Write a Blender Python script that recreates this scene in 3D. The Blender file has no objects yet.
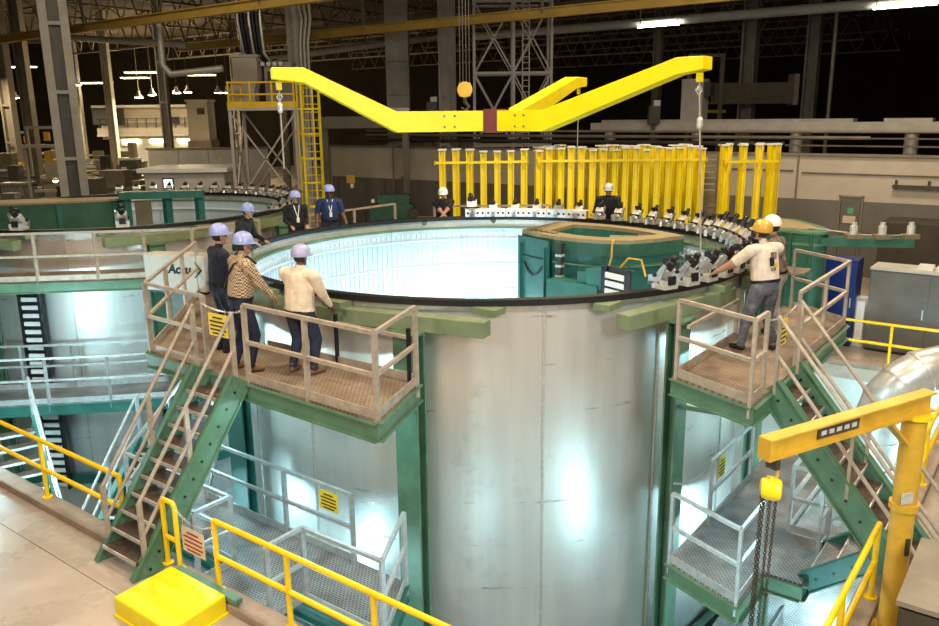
import bpy, bmesh, math, random
import numpy as np
from mathutils import Vector, Matrix
random.seed(7)
SC = bpy.context.scene
COL = SC.collection
PI = math.pi
R = math.radians

# ------------------------------------------------------------------ camera
cam_d = bpy.data.cameras.new('camera')
cam_d.sensor_width = 36.0
cam_d.lens = 31.1
cam_d.clip_end = 400
cam = bpy.data.objects.new('camera', cam_d)
COL.objects.link(cam)
PITCH, ROLL, CAMZ = 0.238513, 0.01087, 5.8
fwd = Vector((0, math.cos(PITCH), -math.sin(PITCH)))
upv = Vector((0, math.sin(PITCH), math.cos(PITCH)))
rgt = Vector((1, 0, 0))
r2 = rgt * math.cos(ROLL) - upv * math.sin(ROLL)
u2 = rgt * math.sin(ROLL) + upv * math.cos(ROLL)
cam.matrix_world = Matrix(((r2.x, u2.x, -fwd.x, 0), (r2.y, u2.y, -fwd.y, 0), (r2.z, u2.z, -fwd.z, CAMZ), (0, 0, 0, 1)))
SC.camera = cam

# ------------------------------------------------------------------ exposure and world
SC.view_settings.view_transform = 'Standard'
SC.view_settings.look = 'None'
SC.view_settings.exposure = 0.3
SC.view_settings.gamma = 1.0
SC.view_settings.use_curve_mapping = False
W = bpy.data.worlds.new('hall_world')
SC.world = W
W.use_nodes = True
W.node_tree.nodes['Background'].inputs[0].default_value = (1.0, 0.82, 0.62, 1)
W.node_tree.nodes['Background'].inputs[1].default_value = 0.012

# ------------------------------------------------------------------ tank frame
# the plant is laid out on two axes: E1 runs along the back wall, E2 towards it
C1 = Vector((0.4295, 16.065, 0))
E1 = Vector((0.8, -0.6, 0))
E2 = Vector((0.6, 0.8, 0))
C2 = C1 - E1 * 13.4
ROT = math.atan2(-0.6, 0.8)
RR = 4.9            # radius of the black rim
ZR = 3.25           # rim height
ZP = 2.3            # upper platforms
ZL = -0.5           # lower platforms
ZPIT = -4.2


def T(a, b, z=0.0, c=C1):
    p = c + E1 * a + E2 * b
    return Vector((p.x, p.y, z))


# ------------------------------------------------------------------ lights
def area(name, loc, target, size, power, color, size_y=None, spread=None):
    d = bpy.data.lights.new(name, 'AREA')
    d.energy = power
    d.color = color
    d.size = size
    if size_y:
        d.shape = 'RECTANGLE'
        d.size_y = size_y
    if spread:
        d.spread = spread
    o = bpy.data.objects.new(name, d)
    COL.objects.link(o)
    o.location = loc
    o.rotation_euler = (Vector(target) - Vector(loc)).to_track_quat('-Z', 'Y').to_euler()
    return o


def point(name, loc, power, color, radius=0.12):
    d = bpy.data.lights.new(name, 'POINT')
    d.energy = power
    d.color = color
    d.shadow_soft_size = radius
    o = bpy.data.objects.new(name, d)
    COL.objects.link(o)
    o.location = loc
    return o


WARM = (1.0, 0.80, 0.56)
COOL = (0.48, 0.87, 1.0)
NEUT = (1.0, 0.93, 0.82)
# high bay lamps under the roof, over the camera side and over the tanks
for i, (x, y, p) in enumerate([(-7, 3, 620), (2, 1, 420), (9, 3, 520), (-10, 12, 420), (-1, 11, 520), (8, 12, 640), (-12, 24, 420), (3, 19, 900), (12, 24, 800)]):
    area('high_bay_light', (x, y, 12.6), (x, y, 0), 1.2, p, WARM)
# unseen fill lights added over the front bay, they light the steel shell from our side
area('shell_fill_light', (-5.6, 1.2, 7.6), (0.4, 11.2, -0.5), 1.8, 420, NEUT)
area('shell_fill_light', (5.4, 0.8, 7.6), (0.8, 11.2, -0.8), 1.8, 560, (0.86, 0.97, 1.0))
# floodlights standing down in the pit
for (a, b, z, p, r) in [(7.2, -4.2, -1.6, 95, 0.13), (4.85, -7.3, -1.75, 32, 0.07), (0.2, -7.0, -2.2, 110, 0.2), (-4.0, -6.9, -2.0, 150, 0.2), (6.8, 0.5, -1.8, 200, 0.2),
                        (-7.0, -7.2, 0.9, 420, 0.25), (-6.8, 1.5, -1.4, 240, 0.25), (7.0, 4.5, -1.0, 200, 0.25)]:
    point('pit_floodlight', T(a, b, z), p, COOL, r)
# unseen fill lights added under the upper decks to brighten the shell
for (a, b, z, p) in [(-1.2, -6.0, 1.95, 45), (1.6, -6.2, 1.95, 60), (5.9, -0.6, 1.9, 80), (-4.2, -3.9, 1.95, 100)]:
    point('deck_fill_light', T(a, b, z), p, COOL, 0.08)
# floodlights inside the first tank, aimed at its far wall
for (a, b, z, p) in [(0.6, -3.0, 0.6, 150), (-1.6, -1.2, 0.4, 110), (-2.1, 2.4, 0.8, 230)]:
    point('tank_floodlight', T(a, b, z), p, (0.66, 0.92, 1.0), 0.2)


# ------------------------------------------------------------------ materials
def nodes(m):
    m.use_nodes = True
    nt = m.node_tree
    return nt, nt.nodes['Principled BSDF']


def mat(name, col, rough=0.5, metal=0.0, var=0.12, scale=6.0, bump=0.0, stretch=(1, 1, 1), dirt=None, dirt_at=0.62, spec=0.5, coat=0.0, obj=True):
    """painted or metal surface with mottled colour, optional worn patches"""
    m = bpy.data.materials.new(name)
    nt, b = nodes(m)
    N = nt.nodes
    L = nt.links
    tc = N.new('ShaderNodeTexCoord')
    mp = N.new('ShaderNodeMapping')
    mp.inputs['Scale'].default_value = stretch
    L.new(tc.outputs['Object'], mp.inputs[0])
    nz = N.new('ShaderNodeTexNoise')
    nz.inputs['Scale'].default_value = scale
    nz.inputs['Detail'].default_value = 5
    nz.inputs['Roughness'].default_value = 0.62
    L.new(mp.outputs[0], nz.inputs['Vector'])
    rp = N.new('ShaderNodeValToRGB')
    c = Vector(col)
    lo = c * (1 - var * 1.6)
    hi = c * (1 + var * 1.2)
    rp.color_ramp.elements[0].position = 0.3
    rp.color_ramp.elements[0].color = (*lo, 1)
    rp.color_ramp.elements[1].position = 0.72
    rp.color_ramp.elements[1].color = (*[min(1, q) for q in hi], 1)
    L.new(nz.outputs['Fac'], rp.inputs[0])
    out = rp.outputs[0]
    if dirt:
        n2 = N.new('ShaderNodeTexNoise')
        n2.inputs['Scale'].default_value = scale * 0.6
        n2.inputs['Detail'].default_value = 8
        n2.inputs['Roughness'].default_value = 0.7
        L.new(mp.outputs[0], n2.inputs['Vector'])
        r3 = N.new('ShaderNodeValToRGB')
        r3.color_ramp.elements[0].position = dirt_at - 0.08
        r3.color_ramp.elements[0].color = (0, 0, 0, 1)
        r3.color_ramp.elements[1].position = dirt_at + 0.08
        L.new(n2.outputs['Fac'], r3.inputs[0])
        mx = N.new('ShaderNodeMix')
        mx.data_type = 'RGBA'
        L.new(r3.outputs[0], mx.inputs[0])
        L.new(out, mx.inputs[6])
        mx.inputs[7].default_value = (*dirt, 1)
        out = mx.outputs[2]
    L.new(out, b.inputs['Base Color'])
    b.inputs['Roughness'].default_value = rough
    b.inputs['Metallic'].default_value = metal
    b.inputs['Specular IOR Level'].default_value = spec
    b.inputs['Coat Weight'].default_value = coat
    if bump:
        bp = N.new('ShaderNodeBump')
        bp.inputs['Strength'].default_value = bump
        bp.inputs['Distance'].default_value = 0.02
        L.new(nz.outputs['Fac'], bp.inputs['Height'])
        L.new(bp.outputs[0], b.inputs['Normal'])
    return m


def glow(name, col, strength):
    m = bpy.data.materials.new(name)
    nt, b = nodes(m)
    b.inputs['Base Color'].default_value = (*col, 1)
    b.inputs['Emission Color'].default_value = (*col, 1)
    b.inputs['Emission Strength'].default_value = strength
    return m


def grate(name, col, dark, pitch, metal=0.4, rough=0.5):
    """bar grating: fine dark cells between bars, print-scale relief only"""
    m = bpy.data.materials.new(name)
    nt, b = nodes(m)
    N = nt.nodes
    L = nt.links
    tc = N.new('ShaderNodeTexCoord')
    mp = N.new('ShaderNodeMapping')
    mp.inputs['Rotation'].default_value = (0, 0, -ROT)
    L.new(tc.outputs['Object'], mp.inputs[0])
    br = N.new('ShaderNodeTexBrick')
    br.inputs['Scale'].default_value = 1.0
    br.inputs['Brick Width'].default_value = pitch * 1.6
    br.inputs['Row Height'].default_value = pitch
    br.inputs['Mortar Size'].default_value = pitch * 0.22
    br.inputs['Color1'].default_value = (*dark, 1)
    br.inputs['Color2'].default_value = (*dark, 1)
    br.inputs['Mortar'].default_value = (*col, 1)
    L.new(mp.outputs[0], br.inputs['Vector'])
    nz = N.new('ShaderNodeTexNoise')
    nz.inputs['Scale'].default_value = 2.2
    nz.inputs['Detail'].default_value = 6
    L.new(tc.outputs['Object'], nz.inputs['Vector'])
    mx = N.new('ShaderNodeMix')
    mx.data_type = 'RGBA'
    mx.blend_type = 'MULTIPLY'
    mx.inputs[0].default_value = 0.8
    rp = N.new('ShaderNodeValToRGB')
    rp.color_ramp.elements[0].position = 0.35
    rp.color_ramp.elements[0].color = (0.45, 0.42, 0.4, 1)
    rp.color_ramp.elements[1].position = 0.62
    L.new(nz.outputs['Fac'], rp.inputs[0])
    L.new(br.outputs['Color'], mx.inputs[6])
    L.new(rp.outputs[0], mx.inputs[7])
    L.new(mx.outputs[2], b.inputs['Base Color'])
    b.inputs['Roughness'].default_value = rough
    b.inputs['Metallic'].default_value = metal
    return m


M = {}
M['green'] = mat('green_paint', (0.095, 0.20, 0.12), 0.45, 0, 0.16, 3.0, dirt=(0.07, 0.10, 0.06), dirt_at=0.68)
M['olive'] = mat('olive_green_paint', (0.185, 0.235, 0.13), 0.5, 0, 0.14, 3.0)
M['teal'] = mat('teal_green_paint', (0.027, 0.145, 0.12), 0.42, 0, 0.16, 3.0)
M['dgreen'] = mat('dark_green_paint', (0.025, 0.10, 0.06), 0.45, 0, 0.18, 3.0)
M['galv'] = mat('galvanised_steel', (0.55, 0.57, 0.58), 0.42, 0.55, 0.14, 9.0)
M['rail'] = mat('weathered_aluminium', (0.44, 0.37, 0.30), 0.5, 0.25, 0.16, 7.0, dirt=(0.26, 0.20, 0.14), dirt_at=0.66)
M['yellow'] = mat('yellow_paint', (0.86, 0.56, 0.005), 0.38, 0, 0.08, 4.0)
M['yellow_beam'] = mat('crane_yellow_paint', (0.90, 0.71, 0.004), 0.4, 0, 0.05, 2.5)
M['ochre'] = mat('worn_ochre_paint', (0.62, 0.36, 0.03), 0.45, 0, 0.12, 4.0, dirt=(0.22, 0.13, 0.03), dirt_at=0.72)
M['girder'] = mat('ochre_girder_paint', (0.42, 0.27, 0.05), 0.6, 0, 0.12, 1.0)
M['black'] = mat('black_rubber', (0.008, 0.008, 0.009), 0.45, 0, 0.2, 6.0)
M['blackmetal'] = mat('black_metal', (0.02, 0.02, 0.024), 0.35, 0.3, 0.2, 6.0)
M['tread'] = mat('rusty_brown_tread', (0.075, 0.046, 0.03), 0.75, 0.1, 0.3, 9.0, 0.3, dirt=(0.24, 0.19, 0.15), dirt_at=0.64)
M['edge'] = mat('worn_steel_edge', (0.6, 0.58, 0.55), 0.4, 0.6, 0.15, 12.0)
M['deck'] = grate('brown_bar_grating', (0.33, 0.25, 0.18), (0.15, 0.105, 0.07), 0.045, 0.1, 0.6)
M['decklow'] = grate('grey_bar_grating', (0.40, 0.41, 0.41), (0.13, 0.14, 0.15), 0.04, 0.3, 0.5)
M['maroon'] = mat('maroon_paint', (0.16, 0.03, 0.03), 0.5, 0, 0.1, 4)
M['white'] = mat('white_paint', (0.80, 0.80, 0.78), 0.45, 0, 0.06, 5)
M['offwhite'] = mat('aluminium_block', (0.66, 0.64, 0.60), 0.38, 0.35, 0.12, 8)
M['bar'] = mat('pale_bar_paint', (0.78, 0.80, 0.84), 0.4, 0.1, 0.06, 8)
M['tan'] = mat('tan_plywood_top', (0.30, 0.24, 0.125), 0.6, 0, 0.14, 3, stretch=(1, 6, 1))
M['cyl'] = mat('dark_oiled_steel', (0.16, 0.15, 0.14), 0.35, 0.7, 0.2, 8)
M['steel'] = mat('brushed_steel', (0.62, 0.62, 0.60), 0.32, 0.85, 0.1, 6)
M['duct'] = mat('spiral_duct_metal', (0.66, 0.65, 0.62), 0.32, 0.55, 0.12, 5)
M['blue'] = mat('deep_blue_enamel', (0.008, 0.025, 0.17), 0.35, 0, 0.12, 3)
M['greycab'] = mat('grey_cabinet_enamel', (0.15, 0.145, 0.13), 0.4, 0.1, 0.1, 2)
M['darkbrown'] = mat('dark_brown_enamel', (0.045, 0.036, 0.022), 0.5, 0, 0.15, 2)
M['lightgrey'] = mat('light_grey_paint', (0.52, 0.50, 0.45), 0.55, 0, 0.08, 2)
M['column'] = mat('column_grey_paint', (0.33, 0.31, 0.27), 0.6, 0.1, 0.14, 1.2)
M['columndark'] = mat('column_brown_paint', (0.22, 0.19, 0.14), 0.6, 0.1, 0.16, 1.2)
M['steelwork'] = mat('roof_steelwork', (0.20, 0.165, 0.12), 0.6, 0.2, 0.2, 1.0)
M['conduit'] = mat('grey_conduit', (0.50, 0.47, 0.42), 0.45, 0.3, 0.1, 3)
M['machine'] = mat('dark_machine_paint', (0.06, 0.055, 0.045), 0.5, 0.2, 0.25, 2)
M['machine2'] = mat('khaki_machine_paint', (0.20, 0.16, 0.09), 0.55, 0.1, 0.2, 2)
M['lampglow'] = glow('lamp_glow', (1.0, 0.92, 0.74), 30.0)
M['stripglow'] = glow('warm_strip_glow', (1.0, 0.84, 0.46), 11.0)
M['screen'] = glow('booth_screen', (0.65, 0.90, 1.0), 2.5)
M['signyellow'] = mat('yellow_sign', (0.82, 0.62, 0.02), 0.5, 0, 0.05, 5)
M['ink'] = mat('black_ink', (0.015, 0.015, 0.015), 0.6, 0, 0.05, 5)
M['redink'] = mat('red_ink', (0.30, 0.04, 0.03), 0.6, 0, 0.05, 5)
M['signtan'] = mat('weathered_sign_board', (0.66, 0.52, 0.40), 0.6, 0, 0.08, 5)
M['signgreen'] = mat('green_sign', (0.10, 0.42, 0.22), 0.5, 0, 0.05, 5)
M['lens'] = mat('floodlight_housing', (0.1, 0.1, 0.1), 0.4, 0.4, 0.1, 5)


def steel_panel(name, base, rough, stain=True, metal=0.72):
    m = bpy.data.materials.new(name)
    nt, b = nodes(m)
    N = nt.nodes
    L = nt.links
    tc = N.new('ShaderNodeTexCoord')
    # tall streaks down the plate
    mp = N.new('ShaderNodeMapping')
    mp.inputs['Scale'].default_value = (1.6, 1.6, 0.12)
    L.new(tc.outputs['Object'], mp.inputs[0])
    n1 = N.new('ShaderNodeTexNoise')
    n1.inputs['Scale'].default_value = 2.4
    n1.inputs['Detail'].default_value = 6
    L.new(mp.outputs[0], n1.inputs['Vector'])
    rp = N.new('ShaderNodeValToRGB')
    rp.color_ramp.elements[0].position = 0.3
    rp.color_ramp.elements[0].color = (*[q * 0.86 for q in base], 1)
    rp.color_ramp.elements[1].position = 0.7
    rp.color_ramp.elements[1].color = (*base, 1)
    L.new(n1.outputs['Fac'], rp.inputs[0])
    out = rp.outputs[0]
    n2 = N.new('ShaderNodeTexNoise')
    n2.inputs['Scale'].default_value = 1.3
    n2.inputs['Detail'].default_value = 7
    n2.inputs['Roughness'].default_value = 0.65
    L.new(tc.outputs['Object'], n2.inputs['Vector'])
    if stain:
        # level scuff marks left by the hoops: thin broken rows
        mp2 = N.new('ShaderNodeMapping')
        mp2.inputs['Scale'].default_value = (1.5, 1.5, 9.0)
        L.new(tc.outputs['Object'], mp2.inputs[0])
        n3 = N.new('ShaderNodeTexNoise')
        n3.inputs['Scale'].default_value = 1.0
        n3.inputs['Detail'].default_value = 5
        n3.inputs['Roughness'].default_value = 0.7
        L.new(mp2.outputs[0], n3.inputs['Vector'])
        sp = N.new('ShaderNodeSeparateXYZ')
        L.new(tc.outputs['Object'], sp.inputs[0])
        ml = N.new('ShaderNodeMath')
        ml.operation = 'PINGPONG'
        ml.inputs[1].default_value = 0.36
        L.new(sp.outputs['Z'], ml.inputs[0])
        lt = N.new('ShaderNodeMath')
        lt.operation = 'LESS_THAN'
        lt.inputs[1].default_value = 0.022
        L.new(ml.outputs[0], lt.inputs[0])
        r3 = N.new('ShaderNodeValToRGB')
        r3.color_ramp.elements[0].position = 0.56
        r3.color_ramp.elements[0].color = (0, 0, 0, 1)
        r3.color_ramp.elements[1].position = 0.66
        L.new(n3.outputs['Fac'], r3.inputs[0])
        mu = N.new('ShaderNodeMath')
        mu.operation = 'MULTIPLY'
        L.new(lt.outputs[0], mu.inputs[0])
        L.new(r3.outputs[0], mu.inputs[1])
        r4 = N.new('ShaderNodeValToRGB')
        r4.color_ramp.elements[0].position = 0.60
        r4.color_ramp.elements[0].color = (0, 0, 0, 1)
        r4.color_ramp.elements[1].position = 0.85
        r4.color_ramp.elements[1].color = (0.6, 0.6, 0.6, 1)
        L.new(n2.outputs['Fac'], r4.inputs[0])
        mxm = N.new('ShaderNodeMath')
        mxm.operation = 'MAXIMUM'
        L.new(mu.outputs[0], mxm.inputs[0])
        L.new(r4.outputs[0], mxm.inputs[1])
        mx = N.new('ShaderNodeMix')
        mx.data_type = 'RGBA'
        L.new(mxm.outputs[0], mx.inputs[0])
        L.new(out, mx.inputs[6])
        mx.inputs[7].default_value = (base[0] * 0.42, base[1] * 0.40, base[2] * 0.38, 1)
        out = mx.outputs[2]
    L.new(out, b.inputs['Base Color'])
    b.inputs['Metallic'].default_value = metal
    rr = N.new('ShaderNodeMapRange')
    rr.inputs[3].default_value = rough - 0.08
    rr.inputs[4].default_value = rough + 0.10
    L.new(n2.outputs['Fac'], rr.inputs[0])
    L.new(rr.outputs[0], b.inputs['Roughness'])
    bp = N.new('ShaderNodeBump')
    bp.inputs['Strength'].default_value = 0.12
    bp.inputs['Distance'].default_value = 0.05
    L.new(n2.outputs['Fac'], bp.inputs['Height'])
    L.new(bp.outputs[0], b.inputs['Normal'])
    return m


M['shell'] = steel_panel('stainless_shell_plate', (0.82, 0.79, 0.75), 0.36)
M['inner'] = steel_panel('inner_liner_plate', (0.60, 0.74, 0.82), 0.5, stain=False, metal=0.3)
M['rib'] = mat('liner_rib_metal', (0.72, 0.80, 0.86), 0.4, 0.2, 0.05, 6)


def concrete(name, col, joint=None):
    m = bpy.data.materials.new(name)
    nt, b = nodes(m)
    N = nt.nodes
    L = nt.links
    tc = N.new('ShaderNodeTexCoord')
    n1 = N.new('ShaderNodeTexNoise')
    n1.inputs['Scale'].default_value = 0.9
    n1.inputs['Detail'].default_value = 9
    n1.inputs['Roughness'].default_value = 0.6
    L.new(tc.outputs['Object'], n1.inputs['Vector'])
    rp = N.new('ShaderNodeValToRGB')
    rp.color_ramp.elements[0].position = 0.3
    rp.color_ramp.elements[0].color = (*[q * 0.74 for q in col], 1)
    rp.color_ramp.elements[1].position = 0.7
    rp.color_ramp.elements[1].color = (*col, 1)
    L.new(n1.outputs['Fac'], rp.inputs[0])
    n2 = N.new('ShaderNodeTexNoise')
    n2.inputs['Scale'].default_value = 24
    n2.inputs['Detail'].default_value = 5
    L.new(tc.outputs['Object'], n2.inputs['Vector'])
    mx = N.new('ShaderNodeMix')
    mx.data_type = 'RGBA'
    mx.blend_type = 'OVERLAY'
    mx.inputs[0].default_value = 0.18
    L.new(rp.outputs[0], mx.inputs[6])
    L.new(n2.outputs['Color'], mx.inputs[7])
    L.new(mx.outputs[2], b.inputs['Base Color'])
    rr = N.new('ShaderNodeMapRange')
    rr.inputs[3].default_value = 0.16
    rr.inputs[4].default_value = 0.42
    L.new(n1.outputs['Fac'], rr.inputs[0])
    L.new(rr.outputs[0], b.inputs['Roughness'])
    return m


M['concrete'] = concrete('sealed_concrete', (0.47, 0.385, 0.31))
M['curb'] = mat('curb_concrete', (0.30, 0.22, 0.16), 0.7, 0, 0.2, 3)
M['pitfloor'] = concrete('pit_concrete', (0.32, 0.35, 0.36))
M['pitwall'] = mat('pale_pit_wall', (0.55, 0.56, 0.52), 0.6, 0, 0.1, 1.2)
M['wall_light'] = mat('pale_block_wall', (0.50, 0.45, 0.37), 0.7, 0, 0.07, 1.2)
M['wall_dark'] = mat('dark_grey_dado', (0.15, 0.14, 0.125), 0.65, 0, 0.08, 1.2)
M['void'] = mat('dark_far_wall', (0.05, 0.036, 0.022), 0.9, 0, 0.2, 0.2)
M['ceil'] = mat('dark_roof_deck', (0.07, 0.052, 0.032), 0.9, 0, 0.2, 0.5)


# ------------------------------------------------------------------ mesh builder
BASE = {}


class MB:
    def __init__(s):
        s.v = []
        s.f = []
        s.m = []
        s.cur = 0

    def quad_box(s, P):
        n = len(s.v)
        s.v += [tuple(p) for p in P]
        for q in ((0, 3, 2, 1), (4, 5, 6, 7), (0, 1, 5, 4), (1, 2, 6, 5), (2, 3, 7, 6), (3, 0, 4, 7)):
            s.f.append(tuple(n + k for k in q))
            s.m.append(s.cur)

    def box(s, c, size, rz=0.0):
        c = Vector(c)
        h = Vector(size) * 0.5
        cs, sn = math.cos(rz), math.sin(rz)
        P = []
        for z in (-1, 1):
            for (x, y) in ((-1, -1), (1, -1), (1, 1), (-1, 1)):
                X, Y = x * h.x, y * h.y
                P.append((c.x + X * cs - Y * sn, c.y + X * sn + Y * cs, c.z + z * h.z))
        s.quad_box(P)
        return s

    def bar(s, p0, p1, w, h, up=(0, 0, 1)):
        """rectangular bar from p0 to p1, w sideways, h along up"""
        p0, p1 = Vector(p0), Vector(p1)
        d = (p1 - p0).normalized()
        up = Vector(up)
        if abs(d.dot(up)) > 0.99:
            up = E1.copy()
        sd = d.cross(up).normalized()
        u = sd.cross(d).normalized()
        P = []
        for p in (p0, p1):
            for (a, b) in ((-1, -1), (1, -1), (1, 1), (-1, 1)):
                P.append(p + sd * (a * w / 2) + u * (b * h / 2))
        s.quad_box(P)
        return s

    def tube(s, pts, r, n=8, cap=True):
        pts = [Vector(p) for p in pts]
        rs = r if isinstance(r, (list, tuple)) else [r] * len(pts)
        base = len(s.v)
        side = None
        for i, p in enumerate(pts):
            if i == 0:
                d = pts[1] - pts[0]
            elif i == len(pts) - 1:
                d = pts[-1] - pts[-2]
            else:
                d = (pts[i + 1] - p).normalized() + (p - pts[i - 1]).normalized()
            d.normalize()
            if side is None:
                ref = Vector((0, 0, 1)) if abs(d.z) < 0.9 else Vector((1, 0, 0))
                side = d.cross(ref).normalized()
            else:
                side = (side - d * side.dot(d)).normalized()
            o = d.cross(side)
            for k in range(n):
                t = 2 * PI * k / n
                s.v.append(tuple(p + (side * math.cos(t) + o * math.sin(t)) * rs[i]))
        for i in range(len(pts) - 1):
            for k in range(n):
                a = base + i * n + k
                b = base + i * n + (k + 1) % n
                s.f.append((a, b, b + n, a + n))
                s.m.append(s.cur)
        if cap:
            s.f.append(tuple(base + k for k in reversed(range(n))))
            s.f.append(tuple(base + (len(pts) - 1) * n + k for k in range(n)))
            s.m += [s.cur, s.cur]
        return s

    def prism(s, poly, z0, z1):
        n = len(s.v)
        k = len(poly)
        s.v += [(p[0], p[1], z0) for p in poly] + [(p[0], p[1], z1) for p in poly]
        s.f.append(tuple(n + i for i in reversed(range(k))))
        s.f.append(tuple(n + k + i for i in range(k)))
        s.m += [s.cur, s.cur]
        for i in range(k):
            j = (i + 1) % k
            s.f.append((n + i, n + j, n + k + j, n + k + i))
            s.m.append(s.cur)
        return s

    def arc(s, c, r0, r1, z0, z1, a0, a1, n=8):
        """curved block between two radii"""
        base = len(s.v)
        for i in range(n + 1):
            t = a0 + (a1 - a0) * i / n
            cs, sn = math.cos(t), math.sin(t)
            for (r, z) in ((r0, z0), (r1, z0), (r1, z1), (r0, z1)):
                s.v.append((c[0] + r * cs, c[1] + r * sn, z))
        for i in range(n):
            q = base + i * 4
            for k in range(4):
                s.f.append((q + k, q + (k + 1) % 4, q + 4 + (k + 1) % 4, q + 4 + k))
                s.m.append(s.cur)
        if abs(a1 - a0) < 2 * PI - 1e-3:
            s.f.append((base + 3, base + 2, base + 1, base))
            e = base + n * 4
            s.f.append((e, e + 1, e + 2, e + 3))
            s.m += [s.cur, s.cur]
        return s

    def lathe(s, c, prof, n=16, axis=None):
        """(r, z) profile turned about an axis through c"""
        c = Vector(c)
        q = Vector(axis).to_track_quat('Z', 'Y') if axis else None
        base = len(s.v)
        for (r, z) in prof:
            for k in range(n):
                t = 2 * PI * k / n
                v = Vector((r * math.cos(t), r * math.sin(t), z))
                if q:
                    v = q @ v
                s.v.append(tuple(c + v))
        for i in range(len(prof) - 1):
            for k in range(n):
                a = base + i * n + k
                b = base + i * n + (k + 1) % n
                s.f.append((a, b, b + n, a + n))
                s.m.append(s.cur)
        s.f.append(tuple(base + k for k in reversed(range(n))))
        s.f.append(tuple(base + (len(prof) - 1) * n + k for k in range(n)))
        s.m += [s.cur, s.cur]
        return s

    def cone(s, p0, p1, r0, r1, n=10, sx=1.0, side=None):
        """round-ended taper, for limbs"""
        p0, p1 = Vector(p0), Vector(p1)
        d = p1 - p0
        L = d.length
        d = d / max(L, 1e-6)
        ref = Vector(side) if side is not None else (Vector((0, 0, 1)) if abs(d.z) < 0.9 else Vector((1, 0, 0)))
        a = (ref - d * ref.dot(d)).normalized()
        o = d.cross(a)
        rings = []
        for k in range(1, 4):
            t = PI / 2 * k / 4
            rings.append((p0 - d * r0 * math.cos(t), r0 * math.sin(t)))
        rings += [(p0, r0), (p1, r1)]
        for k in range(3, 0, -1):
            t = PI / 2 * k / 4
            rings.append((p1 + d * r1 * math.cos(t), r1 * math.sin(t)))
        base = len(s.v)
        for (p, r) in rings:
            for k in range(n):
                t = 2 * PI * k / n
                s.v.append(tuple(p + a * (r * sx * math.cos(t)) + o * (r * math.sin(t))))
        for i in range(len(rings) - 1):
            for k in range(n):
                x = base + i * n + k
                y = base + i * n + (k + 1) % n
                s.f.append((x, y, y + n, x + n))
                s.m.append(s.cur)
        s.f.append(tuple(base + k for k in reversed(range(n))))
        s.f.append(tuple(base + (len(rings) - 1) * n + k for k in range(n)))
        s.m += [s.cur, s.cur]
        return s

    def build(s, name, ms, parent=None, smooth=False, bevel=0.0):
        me = bpy.data.meshes.new(name)
        V = [Vector(v) for v in s.v]
        if parent is not None:
            off = BASE[parent]
        else:
            lo = Vector((min(v.x for v in V), min(v.y for v in V), min(v.z for v in V)))
            hi = Vector((max(v.x for v in V), max(v.y for v in V), max(v.z for v in V)))
            off = Vector(((lo.x + hi.x) / 2, (lo.y + hi.y) / 2, lo.z))
        me.from_pydata([tuple(v - off) for v in V], [], s.f)
        if not isinstance(ms, (list, tuple)):
            ms = [ms]
        for q in ms:
            me.materials.append(q)
        if len(ms) > 1:
            me.polygons.foreach_set('material_index', s.m)
        bm = bmesh.new()
        bm.from_mesh(me)
        bmesh.ops.recalc_face_normals(bm, faces=bm.faces)
        bm.to_mesh(me)
        bm.free()
        if smooth:
            me.polygons.foreach_set('use_smooth', [True] * len(me.polygons))
            me.set_sharp_from_angle(angle=R(40))
        o = bpy.data.objects.new(name, me)
        COL.objects.link(o)
        if parent is not None:
            o.parent = parent
        else:
            o.location = off
        BASE[o] = off
        if bevel:
            b = o.modifiers.new('soft_edge', 'BEVEL')
            b.width = bevel
            b.segments = 2
            b.limit_method = 'ANGLE'
        return o


def tag(o, label=None, cat=None, group=None, kind=None):
    if label:
        o['label'] = label
    if cat:
        o['category'] = cat
    if group:
        o['group'] = group
    if kind:
        o['kind'] = kind
    return o


def thing(name, loc, label, cat, group=None):
    o = bpy.data.objects.new(name, None)
    COL.objects.link(o)
    o.empty_display_size = 0.1
    o.location = loc
    BASE[o] = Vector(loc)
    return tag(o, label, cat, group)


def structure(o):
    o['kind'] = 'structure'
    return o


def dup(src, loc, rz=0.0, label=None, scale=None):
    r = src.copy()
    COL.objects.link(r)
    r.location = loc
    r.rotation_euler = (0, 0, rz)
    if scale:
        r.scale = scale
    if label:
        r['label'] = label
    for ch in list(src.children):
        c = ch.copy()
        COL.objects.link(c)
        c.parent = r
        for g in list(ch.children):
            d = g.copy()
            COL.objects.link(d)
            d.parent = c
    return r


def text_mesh(name, body, size, m, parent, loc, xdir, ydir, depth=0.004):
    """flat lettering as a mesh, loc is the middle of the line"""
    cu = bpy.data.curves.new(name, 'FONT')
    cu.body = body
    cu.size = size
    cu.align_x = 'CENTER'
    cu.align_y = 'CENTER'
    cu.extrude = depth
    cu.offset = 0.012
    cu.shear = 0.22
    to = bpy.data.objects.new(name + '_source', cu)
    COL.objects.link(to)
    dg = bpy.context.evaluated_depsgraph_get()
    me = bpy.data.meshes.new_from_object(to.evaluated_get(dg))
    bpy.data.objects.remove(to)
    X = Vector(xdir).normalized()
    Y = Vector(ydir).normalized()
    Z = X.cross(Y)
    L = Vector(loc) - BASE[parent]
    for v in me.vertices:
        c = v.co.copy()
        v.co = L + X * c.x + Y * c.y + Z * c.z
    me.materials.clear()
    me.materials.append(m)
    o = bpy.data.objects.new(name, me)
    COL.objects.link(o)
    o.parent = parent
    BASE[o] = BASE[parent]
    return o


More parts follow.
